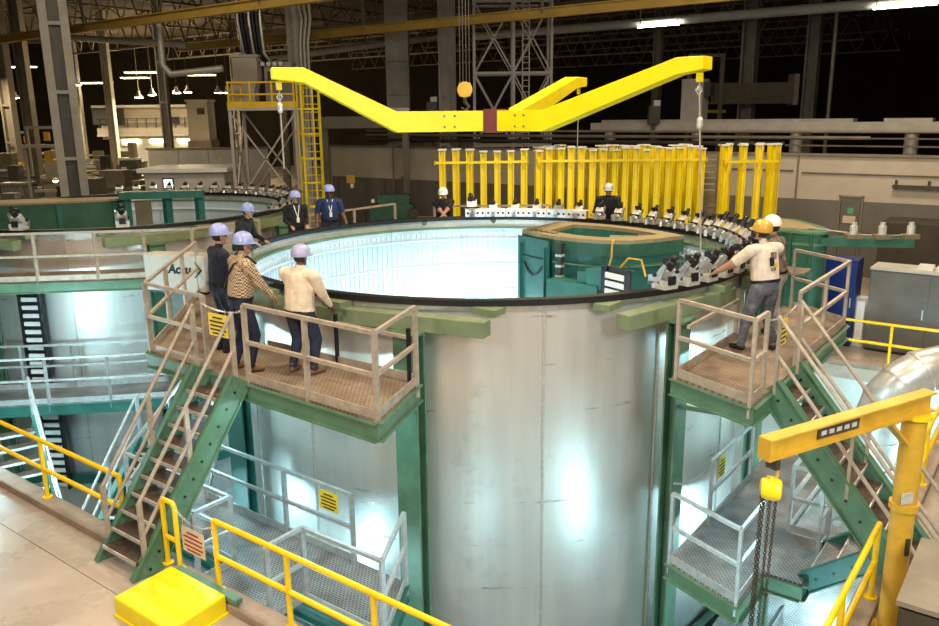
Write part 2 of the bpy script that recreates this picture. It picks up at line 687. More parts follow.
# ------------------------------------------------------------------ railing, deck and stair helpers
def rail_run(parent, pts, h=1.07, m=None, post_step=1.4, ends=(True, True), w=0.055, round_=False, mids=(0.52,), toe=0.0, drop=0.18, extra=None):
    """a guard rail along pts (deck level): posts, top rail, mid rails, toe boards as parts"""
    m = m or M['rail']
    pts = [Vector(p) for p in pts]
    up = Vector((0, 0, 1))
    posts = []
    for i in range(len(pts) - 1):
        L = (pts[i + 1] - pts[i]).length
        k = max(1, round(L / post_step))
        for j in range(k):
            if i == 0 and j == 0 and not ends[0]:
                continue
            posts.append(pts[i].lerp(pts[i + 1], j / k))
    if ends[1]:
        posts.append(pts[-1])
    for p in posts:
        b = MB()
        if round_:
            b.tube([p - up * drop, p + up * h], w / 2, 8)
        else:
            b.bar(p - up * drop, p + up * h, w * 1.25, w * 0.8)
        b.build('post', m, parent, smooth=round_)
    for nm, zz in [('top_rail', h)] + [('mid_rail', h * q) for q in mids]:
        b = MB()
        for i in range(len(pts) - 1):
            if round_:
                b.tube([pts[i] + up * zz, pts[i + 1] + up * zz], w / 2, 8)
            else:
                b.bar(pts[i] + up * zz, pts[i + 1] + up * zz, w * 0.9, w * 0.9)
        b.build(nm, m, parent, smooth=round_)
    if toe:
        b = MB()
        for i in range(len(pts) - 1):
            b.bar(pts[i] + up * toe / 2, pts[i + 1] + up * toe / 2, 0.015, toe)
        b.build('toe_board', m, parent)


def stair(name, label, foot, top, half_w, wdir, n, mtread, mstr, mrail, rail_h=0.95, tread_d=0.26, rails=(True, True), str_h=0.30, slope_ext=0.0):
    """straight flight: every tread, both stringers, hand rails"""
    foot, top, wdir = Vector(foot), Vector(top), Vector(wdir).normalized()
    t = thing(name, foot, label, 'stairs')
    run = (top - foot)
    hd = Vector((run.x, run.y, 0)).normalized()
    for i in range(n):
        f = (i + 0.5) / n
        p = foot + run * f
        z = foot.z + (top.z - foot.z) * ((i + 1) / (n + 1))
        b = MB()
        c = Vector((p.x, p.y, z))
        b.bar(c - wdir * (half_w - 0.03), c + wdir * (half_w - 0.03), tread_d, 0.035)
        o = b.build('tread', mtread, t)
        b = MB()
        e = c - hd * (tread_d / 2 + 0.004)
        b.bar(e - wdir * (half_w - 0.03), e + wdir * (half_w - 0.03), 0.018, 0.05)
        b.build('nosing', M['edge'], o)
    for sgn in (-1, 1):
        o = wdir * (sgn * half_w)
        b = MB()
        d = run.normalized()
        nrm = wdir.cross(d).normalized()
        ext = d * slope_ext
        b.bar(foot + o - ext, top + o + ext, 0.05, str_h, up=(0, 0, 1))
        st = b.build('stringer', mstr, t)
        # flanges and bolt heads of the channel
        b = MB()
        u = (Vector((0, 0, 1)) - d * d.z).normalized()
        for q in (-1, 1):
            b.bar(foot + o + u * (q * str_h / 2) - ext, top + o + u * (q * str_h / 2) + ext, 0.11, 0.02, up=u)
        b.build('flange', mstr, st)
        for k in range(n + 1):
            p = foot + run * ((k + 0.5) / (n + 1)) + o
            b = MB()
            b.tube([p - wdir * 0.034, p + wdir * 0.034], 0.022, 6)
            b.build('bolt', M['black'], st)
        if rails[0 if sgn < 0 else 1]:
            up = Vector((0, 0, 1))
            for nm, zz in (('top_rail', rail_h), ('mid_rail', rail_h * 0.52)):
                b = MB()
                b.tube([foot + o + up * zz + run * 0.02, top + o + up * zz], 0.026, 8)
                b.build(nm, mrail, t, smooth=True)
            for f in (0.02, 0.5, 0.985):
                p = foot + o + run * f
                b = MB()
                b.bar(p, p + up * rail_h, 0.065, 0.04)
                b.build('post', mrail, t)
    return t


def deck_slab(parent, poly, z, m, th=0.05, name='deck_plate'):
    return MB().prism([(p.x, p.y) for p in poly], z - th, z).build(name, m, parent)


def edge_beam(parent, p0, p1, z, h=0.26, m=None, name='edge_beam'):
    """channel under a deck edge, with its two flanges"""
    p0 = Vector((p0.x, p0.y, z))
    p1 = Vector((p1.x, p1.y, z))
    m = m or M['teal']
    o = MB().bar(p0 - Vector((0, 0, h / 2)), p1 - Vector((0, 0, h / 2)), 0.03, h).build(name, m, parent)
    b = MB()
    for q in (0.01, h - 0.01):
        b.bar(p0 - Vector((0, 0, q)), p1 - Vector((0, 0, q)), 0.12, 0.018)
    b.build('flange', m, o)
    return o


# ================================================================== THE SETTING
def ab_poly(pts, c=C1):
    return [T(a, b, 0, c) for (a, b) in pts]


PA0, PA1, PB0, PB1 = -21.3, 7.75, -7.7, 6.7       # the pit in tank axes
EPS = 0.012


def slab(name, a0, a1, b0, b1, z0, z1, m):
    return structure(MB().prism([(p.x, p.y) for p in ab_poly([(a0, b0), (a1, b0), (a1, b1), (a0, b1)])], z0, z1).build(name, m))


slab('floor', -70, 45, -8.52, PB0, -0.3, 0, M['concrete'])                 # strip by the curb, up to the saw joint
slab('floor', -70, 45, -22, -8.52 - EPS, -0.3, 0, M['concrete'])
slab('floor', PA1, 45, PB0, PB1, -0.3, 0, M['concrete'])
slab('floor', -70, PA0, PB0, PB1, -0.3, 0, M['concrete'])
slab('floor', -70, 45, PB1, 62, -0.3, 0, M['concrete'])
slab('floor_pit', PA0, PA1, PB0, PB1, ZPIT - 0.2, ZPIT, M['pitfloor'])
slab('wall_pit_front', PA0, PA1, PB0 - 0.25, PB0, ZPIT, -0.3, M['pitwall'])
slab('wall_pit_right', PA1, PA1 + 0.25, PB0, PB1, ZPIT, -0.3, M['pitwall'])
slab('wall_pit_back', PA0, PA1, PB1, PB1 + 0.25, ZPIT, -0.3, M['pitwall'])
slab('wall_pit_left', PA0 - 0.25, PA0, PB0, PB1, ZPIT, -0.3, M['pitwall'])
# kerbs round the pit
structure(MB().bar(T(PA0, -7.82, 0.06), T(-0.62, -7.82, 0.06), 0.27, 0.12).build('trim_1', M['curb'], bevel=0.02))
structure(MB().bar(T(0.45, -7.82, 0.06), T(PA1 + 0.3, -7.82, 0.06), 0.27, 0.12).build('trim_2', M['curb'], bevel=0.02))
structure(MB().bar(T(PA1 + 0.14, -7.6, 0.07), T(PA1 + 0.14, PB1, 0.07), 0.27, 0.14).build('trim_3', M['curb'], bevel=0.02))
structure(MB().bar(T(PA0, PB1 + 0.14, 0.07), T(PA1 + 0.3, PB1 + 0.14, 0.07), 0.27, 0.14).build('trim_4', M['curb'], bevel=0.02))

# back wall: dark dado below, pale blockwork above, a cap on top
BW = 31.4 - 13.11
o = MB().bar(T(-23.8, BW + 0.15, 1.35), T(22, BW + 0.15, 1.35), 0.3, 2.7).build('wall_back', M['wall_dark'])
structure(o)
MB().bar(T(-23.8, BW + 0.15, 3.48), T(22, BW + 0.15, 3.48), 0.3, 1.56).build('upper_band', M['wall_light'], o)
MB().bar(T(-23.8, BW + 0.13, 4.30), T(22, BW + 0.13, 4.30), 0.42, 0.08).build('wall_cap', M['columndark'], o)
for a in (-19.0, -12.6, -6.4, 0.9, 7.4):
    MB().bar(T(a, BW - 0.02, 0), T(a, BW - 0.02, 4.26), 0.07, 0.05).build('downpipe', M['columndark'], o)
MB().tube([T(-9.2, BW - 0.04, 3.72), T(0.75, BW - 0.04, 3.72)], 0.03, 6).build('conduit', M['columndark'], o)
MB().tube([T(1.05, BW - 0.04, 3.66), T(20, BW - 0.04, 3.66)], 0.03, 6).build('conduit', M['columndark'], o)
# low stub wall that returns at the left end of the back wall
o2 = structure(MB().bar(T(-23.65, BW, 2.1), T(-23.65, BW + 14, 2.1), 0.3, 4.2).build('wall_return', M['wall_light']))
# door in the dado
DA = 2.82
d = structure(MB().bar(T(DA - 0.32, BW - 0.03, 1.42), T(DA + 0.32, BW - 0.03, 1.42), 0.06, 2.76).build('door_1', M['greycab']))
for s_ in (-1, 1):
    MB().bar(T(DA + s_ * 0.37, BW - 0.05, 0), T(DA + s_ * 0.37, BW - 0.05, 2.9), 0.06, 0.06).build('door_frame', M['columndark'], d)
MB().bar(T(DA - 0.42, BW - 0.05, 2.86), T(DA + 0.42, BW - 0.05, 2.86), 0.06, 0.06).build('door_frame', M['columndark'], d)
MB().bar(T(DA - 0.08, BW - 0.075, 2.36), T(DA + 0.1, BW - 0.075, 2.36), 0.012, 0.2).build('exit_plate', M['signgreen'], d)
MB().bar(T(DA - 0.22, BW - 0.075, 2.05), T(DA + 0.2, BW - 0.075, 2.05), 0.012, 0.26).build('notice', M['signtan'], d)
MB().tube([T(DA + 0.24, BW - 0.07, 1.3), T(DA + 0.24, BW - 0.13, 1.3), T(DA + 0.12, BW - 0.13, 1.3)], 0.02, 6).build('door_handle', M['steel'], d)

# far dark shell of the hall
structure(MB().bar(Vector((-110, 112, 9)), Vector((110, 112, 9)), 0.5, 20).build('wall_far', M['void']))
structure(MB().bar(Vector((-75, -20, 9)), Vector((-75, 112, 9)), 0.5, 20).build('wall_left', M['void']))
structure(MB().bar(Vector((75, -20, 9)), Vector((75, 112, 9)), 0.5, 20).build('wall_right', M['void']))
structure(MB().bar(Vector((-75, -12, 9)), Vector((75, -12, 9)), 0.5, 20).build('wall_front', M['wall_light']))
cl = structure(MB().box((0, 50, 14.6), (150, 125, 0.2)).build('ceiling', M['ceil']))


# ================================================================== TANKS
def tank(c, label, full=True):
    t = thing('assembly_tank', (c.x, c.y, ZPIT), label, 'tank')
    n = 16
    st = 2 * PI / n
    off = R(-82.5)
    for i in range(n):
        a0 = off + i * st
        MB().arc(c, 4.84, 4.87, ZPIT, 3.14, a0 + 0.0014, a0 + st - 0.0014, 10).build('shell_panel', M['shell'], t, smooth=True)
    for i in range(n):
        a0 = off + i * st
        p = Vector((c.x + 4.878 * math.cos(a0), c.y + 4.878 * math.sin(a0), 0))
        tg = Vector((-math.sin(a0), math.cos(a0), 0))
        b = MB()
        b.bar(p + Vector((0, 0, ZPIT)), p + Vector((0, 0, 3.13)), 0.035, 0.02, up=Vector((math.cos(a0), math.sin(a0), 0)))
        b.build('seam_strip', M['edge'], t)
    MB().arc(c, 4.82, 4.97, 3.19, 3.28, 0, 2 * PI, 128).build('rim_ring', M['black'], t, smooth=True)
    MB().arc(c, 4.86, 4.91, 3.10, 3.20, 0, 2 * PI, 128).build('rim_flange', M['steel'], t, smooth=True)
    MB().arc(c, 4.68, 4.845, 2.99, 3.03, 0, 2 * PI, 96).build('rim_ledge', M['green'], t, smooth=True)
    # inner liner: plates, close upright ribs and hoops
    for i in range(n):
        a0 = off + i * st
        MB().arc(c, 4.70, 4.72, ZPIT, 2.99, a0 + 0.001, a0 + st - 0.001, 8).build('liner_plate', M['inner'], t, smooth=True)
    if full:
        rib = None
        for i in range(216):
            a = 2 * PI * i / 216
            if rib is None:
                rib = MB()
                rib.box((4.685, 0, (ZPIT + 2.9) / 2 - ZPIT), (0.022, 0.016, 2.9 - ZPIT))
                rib.box((4.675, 0, 2.86 - ZPIT), (0.05, 0.045, 0.06))
                me = bpy.data.meshes.new('rib')
                me.from_pydata(rib.v, [], rib.f)
                me.materials.append(M['rib'])
            o = bpy.data.objects.new('rib', me)
            COL.objects.link(o)
            o.parent = t
            o.rotation_euler = (0, 0, a)
    for z in (2.70, 2.05, 1.40, 0.75, 0.1):
        MB().arc(c, 4.64, 4.70, z, z + 0.035, 0, 2 * PI, 96).build('hoop', M['rib'], t, smooth=True)
    # columns round the shell with a cross head carrying the rim
    for k in range(4):
        an = k * PI / 2
        cs, sn = math.cos(an), math.sin(an)

        def Q(a, b, z, cs=cs, sn=sn):
            return T(a * cs - b * sn, a * sn + b * cs, z, c)
        for s_ in (-1, 1):
            cm = M['green'] if (k in (0, 1)) else M['teal']
            if c is C1 and k == 0 and s_ < 0:
                cm = M['teal']
            a, b0 = s_ * 2.0, -4.82
            inw = Q(0, 1, 0) - Q(0, 0, 0)
            alo = Q(1, 0, 0) - Q(0, 0, 0)
            b = MB()
            for q in (-0.16, 0.16):
                b.bar(Q(a, b0 + q * 0.55, ZPIT), Q(a, b0 + q * 0.55, 2.86), 0.42, 0.03, up=inw)
            b.bar(Q(a, b0, ZPIT), Q(a, b0, 2.86), 0.03, 0.17, up=inw)
            col_ = b.build('column', cm, t)
            MB().bar(Q(a, b0, 2.84), Q(a, b0, 2.875), 0.46, 0.34, up=inw).build('cap_plate', cm, col_)
            MB().bar(Q(a, b0, ZPIT), Q(a, b0, ZPIT + 0.04), 0.56, 0.44, up=inw).build('base_plate', cm, col_)
            ho = 2.3 if (c is C1 and k == 0 and s_ < 0) else 3.1
            h = MB().bar(Q(s_ * 0.45, -5.02, 2.985), Q(s_ * ho, -5.02 + (ho - 0.45) * 0.215, 2.985), 0.24, 0.23).build('head_beam', M['olive'], t, bevel=0.012)
            for aa in (s_ * 0.75, s_ * (ho - 0.22)):
                bb = -math.sqrt(max(0.1, 4.96 ** 2 - aa * aa)) + 0.02 if abs(aa) < 4.9 else -1
                bb = max(bb, -5.02)
                MB().bar(Q(aa - 0.19, bb - 0.08, 3.145), Q(aa + 0.19, bb - 0.08, 3.145), 0.26, 0.09).build('rim_block', M['olive'], h)
    # ring beam low down
    MB().arc(c, 4.90, 5.06, -3.2, -2.95, 0, 2 * PI, 64).build('base_ring', M['teal'], t, smooth=True)
    return t


tank1 = tank(C1, 'large round steel tank with black rim in the middle, people leaning over it')
tank2 = tank(C2, 'second round steel tank with black rim behind the left stair', full=False)


# ================================================================== PLATFORMS AND STAIRS
def platform(name, label, poly, z, md, beams, rails, mb, mrail, cat='platform', toe=0.12):
    """one welded platform: plate(s), edge channels, guard rails"""
    p0 = T(poly[0][0][0], poly[0][0][1], z)
    t = thing(name, (p0.x, p0.y, z - 0.3), label, cat)
    for pl in poly:
        deck_slab(t, ab_poly(pl), z, md)
    for (a, b) in beams:
        edge_beam(t, T(*a), T(*b), z - 0.03, 0.24, mb)
    for r in rails:
        rail_run(t, [T(q[0], q[1], z) for q in r], 1.07, mrail, toe=toe)
    return t


def bracket(t, a0, b0, a1, b1, z, drop=0.55, m=None):
    """diagonal strut under a deck, carried by a column"""
    MB().bar(T(a0, b0, z - 0.28), T(a1, b1, z - drop), 0.06, 0.06).build('brace', m or M['green'], t)


up_left = platform('upper_platform', 'brown grated upper platform in front of the big tank where three men stand',
    [[(3.0, -6.55), (2.45, -5.14), (-1.95, -5.14), (-3.62, -3.55), (-4.95, -2.2), (-5.1, 4.4), (-6.45, 4.4), (-6.45, -2.4), (-4.95, -3.4), (-1.98, -6.4)]],
    ZP, M['deck'],
    [((-1.98, -6.4), (3.0, -6.55)), ((3.0, -6.55), (2.45, -5.14)), ((-1.98, -6.4), (-4.95, -3.4)), ((-4.95, -3.4), (-6.45, -2.4))],
    [[(2.5, -5.25), (2.97, -6.52), (0.52, -6.46)], [(-0.42, -6.43), (-1.95, -6.37), (-4.9, -3.4)], [(-6.4, 1.0), (-6.4, 4.3)]],
    M['green'], M['rail'])
for (a, b) in ((2.2, -5.2), (-2.1, -5.2)):
    bracket(up_left, a + 0.5, -6.2, a - 0.1, b + 0.1, ZP)
# thin posts of the inner guard between deck and rim
for (a, b) in ((0.95, -5.2), (2.35, -5.22)):
    MB().bar(T(a, b, ZP), T(a, b, ZP + 0.75), 0.05, 0.04).build('inner_post', M['blackmetal'], up_left)
MB().bar(T(0.95, -5.2, ZP + 0.62), T(2.35, -5.22, ZP + 0.62), 0.03, 0.05).build('inner_rail', M['rail'], up_left)
MB().bar(T(-0.6, -5.2, ZP + 0.06), T(2.4, -5.2, ZP + 0.06), 0.02, 0.12).build('toe_board', M['rail'], up_left)

up_right = platform('upper_platform', 'grated upper platform on the right where a man in white shirt reaches to the rim',
    [[(5.14, -2.95), (6.42, -3.5), (6.42, 1.4), (5.14, 2.2)]],
    ZP, M['deck'],
    [((5.14, -2.95), (6.42, -3.5)), ((6.42, -3.5), (6.42, 1.4)), ((6.42, 1.4), (5.14, 2.2))],
    [[(5.2, -2.95), (6.38, -3.47), (6.38, -3.0)], [(6.38, -1.55), (6.38, 1.36), (5.3, 2.1)]],
    M['green'], M['rail'])
bracket(up_right, 6.2, -3.2, 4.95, -2.1, ZP, 0.75)
MB().bar(T(5.2, -2.9, ZP + 0.06), T(5.2, -0.6, ZP + 0.06), 0.02, 0.12).build('toe_board', M['rail'], up_right)
MB().bar(T(5.2, -0.6, ZP), T(5.2, -0.6, ZP + 0.65), 0.05, 0.05).build('inner_post', M['rail'], up_right)
MB().bar(T(5.2, -2.6, ZP + 0.62), T(5.2, -0.6, ZP + 0.62), 0.04, 0.05).build('inner_rail', M['rail'], up_right)

up_back = platform('upper_platform', 'upper platform along the far side of the big tank under the clamps',
    [[(-5.05, 2.2), (-5.05, 4.4), (-2.4, 6.3), (4.6, 6.3), (4.6, 5.6), (2.2, 5.14), (-2.2, 5.14), (-3.7, 3.5)]],
    ZP, M['deck'], [((-2.4, 6.3), (4.6, 6.3)), ((-5.05, 4.4), (-2.4, 6.3))],
    [[(-5.0, 4.38), (-2.4, 6.25)]], M['green'], M['rail'])

low_left = platform('lower_platform', 'galvanised lower platform with rails below the three men',
    [[(3.15, -6.72), (2.5, -5.6), (-2.0, -5.6), (-3.9, -3.9), (-5.2, -2.2), (-6.5, -2.4), (-5.2, -3.7), (-2.5, -6.72)],
     [(0.2, -7.62), (1.65, -7.62), (1.65, -6.72), (0.2, -6.72)]],
    ZL, M['decklow'],
    [((-2.5, -6.72), (3.15, -6.72)), ((3.15, -6.72), (2.5, -5.6)), ((-2.5, -6.72), (-5.2, -3.7)), ((2.5, -5.62), (-2.0, -5.62))],
    [[(2.52, -5.62), (3.12, -6.7), (1.7, -6.7), (1.7, -7.3)], [(0.18, -7.3), (0.18, -6.7), (-2.5, -6.7), (-5.2, -3.7)], [(1.55, -5.64), (0.1, -5.64), (-1.95, -5.62), (-3.85, -3.95)]],
    M['teal'], M['galv'])
low_right = platform('lower_platform', 'galvanised lower platform with rails under the right stair',
    [[(5.2, -2.95), (6.42, -3.45), (6.42, 1.6), (5.2, 2.2)], [(6.42, -2.45), (6.95, -2.45), (6.95, -1.1), (6.42, -1.1)]],
    ZL, M['decklow'],
    [((5.2, -2.95), (6.42, -3.45)), ((6.42, -3.45), (6.42, -2.45)), ((6.42, -2.45), (6.95, -2.45)), ((6.95, -2.45), (6.95, -1.1))],
    [[(5.25, -2.95), (6.38, -3.42), (6.38, -2.5)], [(5.3, -1.55), (5.3, 0.4)], [(6.38, 0.9), (6.38, -1.05), (6.92, -1.05), (6.92, -1.5)]],
    M['green'], M['galv'])
MB().bar(T(6.5, -2.5, ZL - 0.9), T(6.5, -2.5, ZL - 0.3), 0.08, 0.08).build('hanger', M['green'], low_right)

# rails lower still, seen under the right platform
deep = platform('pit_walkway', 'pale walkway deep in the pit at the foot of the tank on the right',
    [[(5.3, -4.4), (7.6, -4.4), (7.6, 4.0), (5.3, 4.0)]], -2.6, M['decklow'],
    [((5.3, -4.4), (7.6, -4.4))], [[(5.35, -4.3), (5.6, -3.2)], [(6.5, -4.0), (6.5, -1.5)], [(7.5, -3.4), (7.5, 3.8)]], M['teal'], M['galv'])
deep2 = platform('pit_walkway', 'walkway deep in the pit below the lower platform of the three men',
    [[(-5.2, -7.2), (4.2, -7.2), (4.2, -5.3), (-5.2, -5.3)]], -2.6, M['decklow'],
    [((-5.2, -7.2), (4.2, -7.2))], [[(-5.0, -5.5), (3.9, -5.5)]], M['teal'], M['galv'])

# stairs
stair('steel_stair', 'steep green stair with worn brown treads rising to the three men', T(-0.22, -8.1, 0.0), T(0.05, -6.62, ZP), 0.43, E1, 10, M['tread'], M['green'], M['rail'], 1.0, 0.30, (True, True), 0.30, 0.08)
stair('steel_stair', 'green stair with brown treads going down from the right platform beside the yellow jib', T(8.55, -2.75, 0.02), T(6.45, -2.28, ZP), 0.52, E2, 10, M['tread'], M['green'], M['rail'], 1.0, 0.27, (True, True), 0.34, 0.06)
stair('steel_stair', 'short grey stair rising from the right lower platform to the floor', T(6.98, -1.75, ZL - 0.05), T(7.85, -1.75, 0.12), 0.5, E2, 3, M['decklow'], M['teal'], M['galv'], 0.95, 0.25, (False, True), 0.28, 0.05)
stair('steel_stair', 'galvanised stair with teal stringer dropping into the pit behind the steep stair', T(-4.1, -6.6, -2.4), T(-4.9, -4.6, ZL), 0.45, (E1 * 2.0 + E2 * 0.8), 8, M['tread'], M['teal'], M['galv'], 0.95, 0.26, (True, True), 0.30)
stair('steel_stair', 'brown stair descending behind the yellow rail at the left edge', T(-5.6, -6.9, -2.4), T(-8.4, -6.0, ZL), 0.5, (E1 * 0.9 + E2 * 2.8), 9, M['tread'], M['teal'], M['galv'], 0.95, 0.28, (True, True), 0.28)

# platforms of the second tank
CT2 = -13.4
up2 = platform('upper_platform', 'brown upper platform with rails round the second tank at left',
    [[(CT2 - 3.1, -6.45), (CT2 - 2.4, -5.14), (CT2 + 1.95, -5.14), (CT2 + 3.62, -3.55), (CT2 + 4.95, -2.2), (CT2 + 5.14, 4.4), (CT2 + 6.7, 4.4), (CT2 + 6.7, -2.2), (CT2 + 5.2, -3.75), (CT2 + 2.4, -6.45)]],
    ZP, M['deck'], [((CT2 - 3.1, -6.45), (CT2 + 2.4, -6.45)), ((CT2 + 2.4, -6.45), (CT2 + 5.2, -3.75)), ((CT2 + 5.2, -3.75), (CT2 + 6.7, -2.2))],
    [[(CT2 - 3.0, -6.42), (CT2 + 2.4, -6.42), (CT2 + 5.2, -3.72), (CT2 + 6.65, -2.2), (CT2 + 6.65, -0.3)]], M['green'], M['rail'])
low2 = platform('lower_platform', 'grey lower platform with triple rails round the second tank',
    [[(CT2 - 3.1, -6.72), (CT2 - 2.4, -5.4), (CT2 + 2.0, -5.4), (CT2 + 3.8, -3.8), (CT2 + 5.2, -2.2), (CT2 + 5.2, 3.4), (CT2 + 6.8, 3.4), (CT2 + 6.8, -2.4), (CT2 + 5.4, -3.9), (CT2 + 2.5, -6.72)]],
    ZL, M['decklow'], [((CT2 - 3.1, -6.72), (CT2 + 2.5, -6.72)), ((CT2 + 2.5, -6.72), (CT2 + 5.4, -3.9)), ((CT2 + 5.4, -3.9), (CT2 + 6.8, -2.4))],
    [[(CT2 + 0.4, -6.7), (CT2 + 2.5, -6.7), (CT2 + 5.4, -3.88), (CT2 + 6.75, -2.4)], [(CT2 - 2.4, -5.45), (CT2 + 2.0, -5.45), (CT2 + 3.8, -3.85), (CT2 + 5.2, -2.3)]], M['teal'], M['galv'])


# ladder-like cable trays at the second tank
def cable_tray(label, p, z0, z1, rz):
    t = thing('cable_tray', (p.x, p.y, z0), label, 'cable tray')
    x = Vector((math.cos(rz), math.sin(rz), 0))
    for s_ in (-1, 1):
        q = p + x * (0.24 * s_)
        MB().bar((q.x, q.y, z0), (q.x, q.y, z1), 0.05, 0.12, up=(-x.y, x.x, 0)).build('side_channel', M['blackmetal'], t)
    q = p + Vector((-x.y, x.x, 0)) * 0.07
    MB().bar((q.x, q.y, z0), (q.x, q.y, z1), 0.46, 0.02, up=(-x.y, x.x, 0)).build('back_plate', M['blackmetal'], t)
    z = z0 + 0.1
    while z < z1 - 0.05:
        MB().bar((p - x * 0.2) + Vector((0, 0, z)), (p + x * 0.2) + Vector((0, 0, z)), 0.05, 0.10).build('rung', M['white'], t)
        z += 0.2
    return t


cable_tray('upright black tray with white rungs beside the second tank, upper length', T(CT2 + 2.95, -4.28, 0), ZL + 0.05, ZP - 0.1, ROT + 0.6)
cable_tray('upright black tray with white rungs beside the second tank, lower length', T(CT2 + 3.15, -4.25, 0), -3.2, ZL - 0.1, ROT + 0.6)

# ================================================================== YELLOW GUARD RAILS
def yrail(label, pts, posts, z=0.12, h=0.95, name='guard_rail'):
    pts = [Vector((p.x, p.y, z)) for p in pts]
    t = thing(name, pts[0], label, 'railing')
    up = Vector((0, 0, 1))
    for p in posts:
        p = Vector((p.x, p.y, z))
        o = MB().tube([p, p + up * h], 0.034, 10).build('post', M['yellow'], t, smooth=True)
        MB().tube([p, p + up * 0.02], 0.075, 10).build('foot_plate', M['yellow'], o)
    for nm, q in (('top_rail', h), ('mid_rail', h * 0.5)):
        MB().tube([p + up * q for p in pts], 0.034, 10).build(nm, M['yellow'], t, smooth=True)
    return t


yrail('yellow guard rail along the kerb to the left of the steep stair', [T(-9, -7.8), T(-0.68, -7.8)], [T(a, -7.8) for a in (-8.6, -6.8, -4.85, -2.9, -0.7)])
yrail('yellow guard rail along the kerb to the right of the yellow step box', [T(1.42, -7.82), T(7.7, -7.82)], [T(a, -7.82) for a in (1.42, 2.73, 4.06, 5.4, 7.0)])
yrail('yellow guard rail along the right kerb running behind the jib post', [T(7.93, -7.2), T(7.93, -3.3)], [T(7.93, b_) for b_ in (-6.9, -5.1, -3.35)], 0.14)
yrail('yellow guard rail along the right kerb beyond the jib and stair', [T(7.93, -1.6), T(7.93, 2.5)], [T(7.93, b_) for b_ in (-1.55, 0.4, 2.45)], 0.14)
yrail('yellow guard rail across the far kerb before the grey cabinets', [T(4.75, 6.84), T(7.9, 6.84)], [T(a, 6.84) for a in (4.8, 6.3, 7.85)], 0.14)
t = thing('gate_post', T(0.33, -7.82, 0.12), 'yellow hoop post beside the steep stair holding one end of the sign chain', 'post')
MB().tube([T(0.33, -7.82, 0.12), T(0.33, -7.82, 1.0), T(0.36, -7.82, 1.05), T(0.56, -7.82, 1.05), T(0.6, -7.82, 1.0), T(0.6, -7.82, 0.12)], 0.034, 10).build('hoop', M['yellow'], t, smooth=True)
MB().tube([T(0.33, -7.82, 0.52), T(0.6, -7.82, 0.52)], 0.03, 8).build('cross_bar', M['yellow'], t, smooth=True)
for a in (0.33, 0.6):
    MB().tube([T(a, -7.82, 0.12), T(a, -7.82, 0.14)], 0.075, 10).build('foot_plate', M['yellow'], t)

# step box over the kerb
t = thing('step_box', T(1.2, -8.35, 0), 'bright yellow step box on the floor at the kerb', 'step')
b = MB()
b.prism([(p.x, p.y) for p in ab_poly([(0.68, -8.78), (1.82, -8.78), (1.74, -7.96), (0.62, -7.96)])], 0.02, 0.26)
b.build('step_body', M['yellow_beam'], t, bevel=0.025)
MB().prism([(p.x, p.y) for p in ab_poly([(0.66, -8.8), (1.84, -8.8), (1.76, -7.95), (0.6, -7.95)])], 0.0, 0.025).build('base_flange', M['yellow_beam'], t)
MB().bar(T(0.66, -7.9, 0.19), T(1.9, -7.9, 0.19), 0.1, 0.06).build('kerb_angle', M['green'], t)


# chains and hung signs
def chain(name, label, p0, p1, sag, m, n=26, r=0.02):
    p0, p1 = Vector(p0), Vector(p1)
    t = thing(name, p0, label, 'chain')
    pts = []
    for i in range(n + 1):
        f = i / n
        p = p0.lerp(p1, f)
        p.z -= sag * 4 * f * (1 - f)
        pts.append(p)
    b = MB()
    for i in range(n):
        d = (pts[i + 1] - pts[i])
        mid = (pts[i] + pts[i + 1]) / 2
        sd = d.cross(Vector((0, 0, 1)) if abs(d.normalized().z) < 0.95 else E1).normalized()
        if i % 2:
            sd = d.cross(sd).normalized()
        ln = d.length * 0.62
        dn = d.normalized()
        ring = []
        for k in range(8):
            q = 2 * PI * k / 8
            ring.append(mid + dn * (ln * math.cos(q)) + sd * (r * math.sin(q)))
        b.tube(ring + [ring[0]], r * 0.3, 4, cap=False)
    b.build('links', m, t)
    tag(t.children[0], kind='stuff')
    return t


def hung_sign(name, label, c, wdir, w, h, m, lines, ink, tilt=0.0):
    """flat board with printed rows, hung under a chain"""
    c = Vector(c)
    x = Vector(wdir).normalized()
    t = thing(name, c, label, 'sign')
    MB().bar(c - x * w / 2, c + x * w / 2, 0.008, h).build('board', m, t)
    nrm = x.cross(Vector((0, 0, 1)))
    b = MB()
    for (zz, l) in lines:
        p = c + nrm * 0.006 + Vector((0, 0, zz * h))
        b.bar(p - x * (w * l / 2), p + x * (w * l / 2), 0.004, h * 0.07)
    b.build('print_rows', ink, t)
    for s_ in (-1, 1):
        p = c + x * (s_ * w * 0.42) + Vector((0, 0, h / 2))
        MB().tube([p, p + Vector((0, 0, 0.08))], 0.006, 5).build('hook', M['steel'], t)
    return t


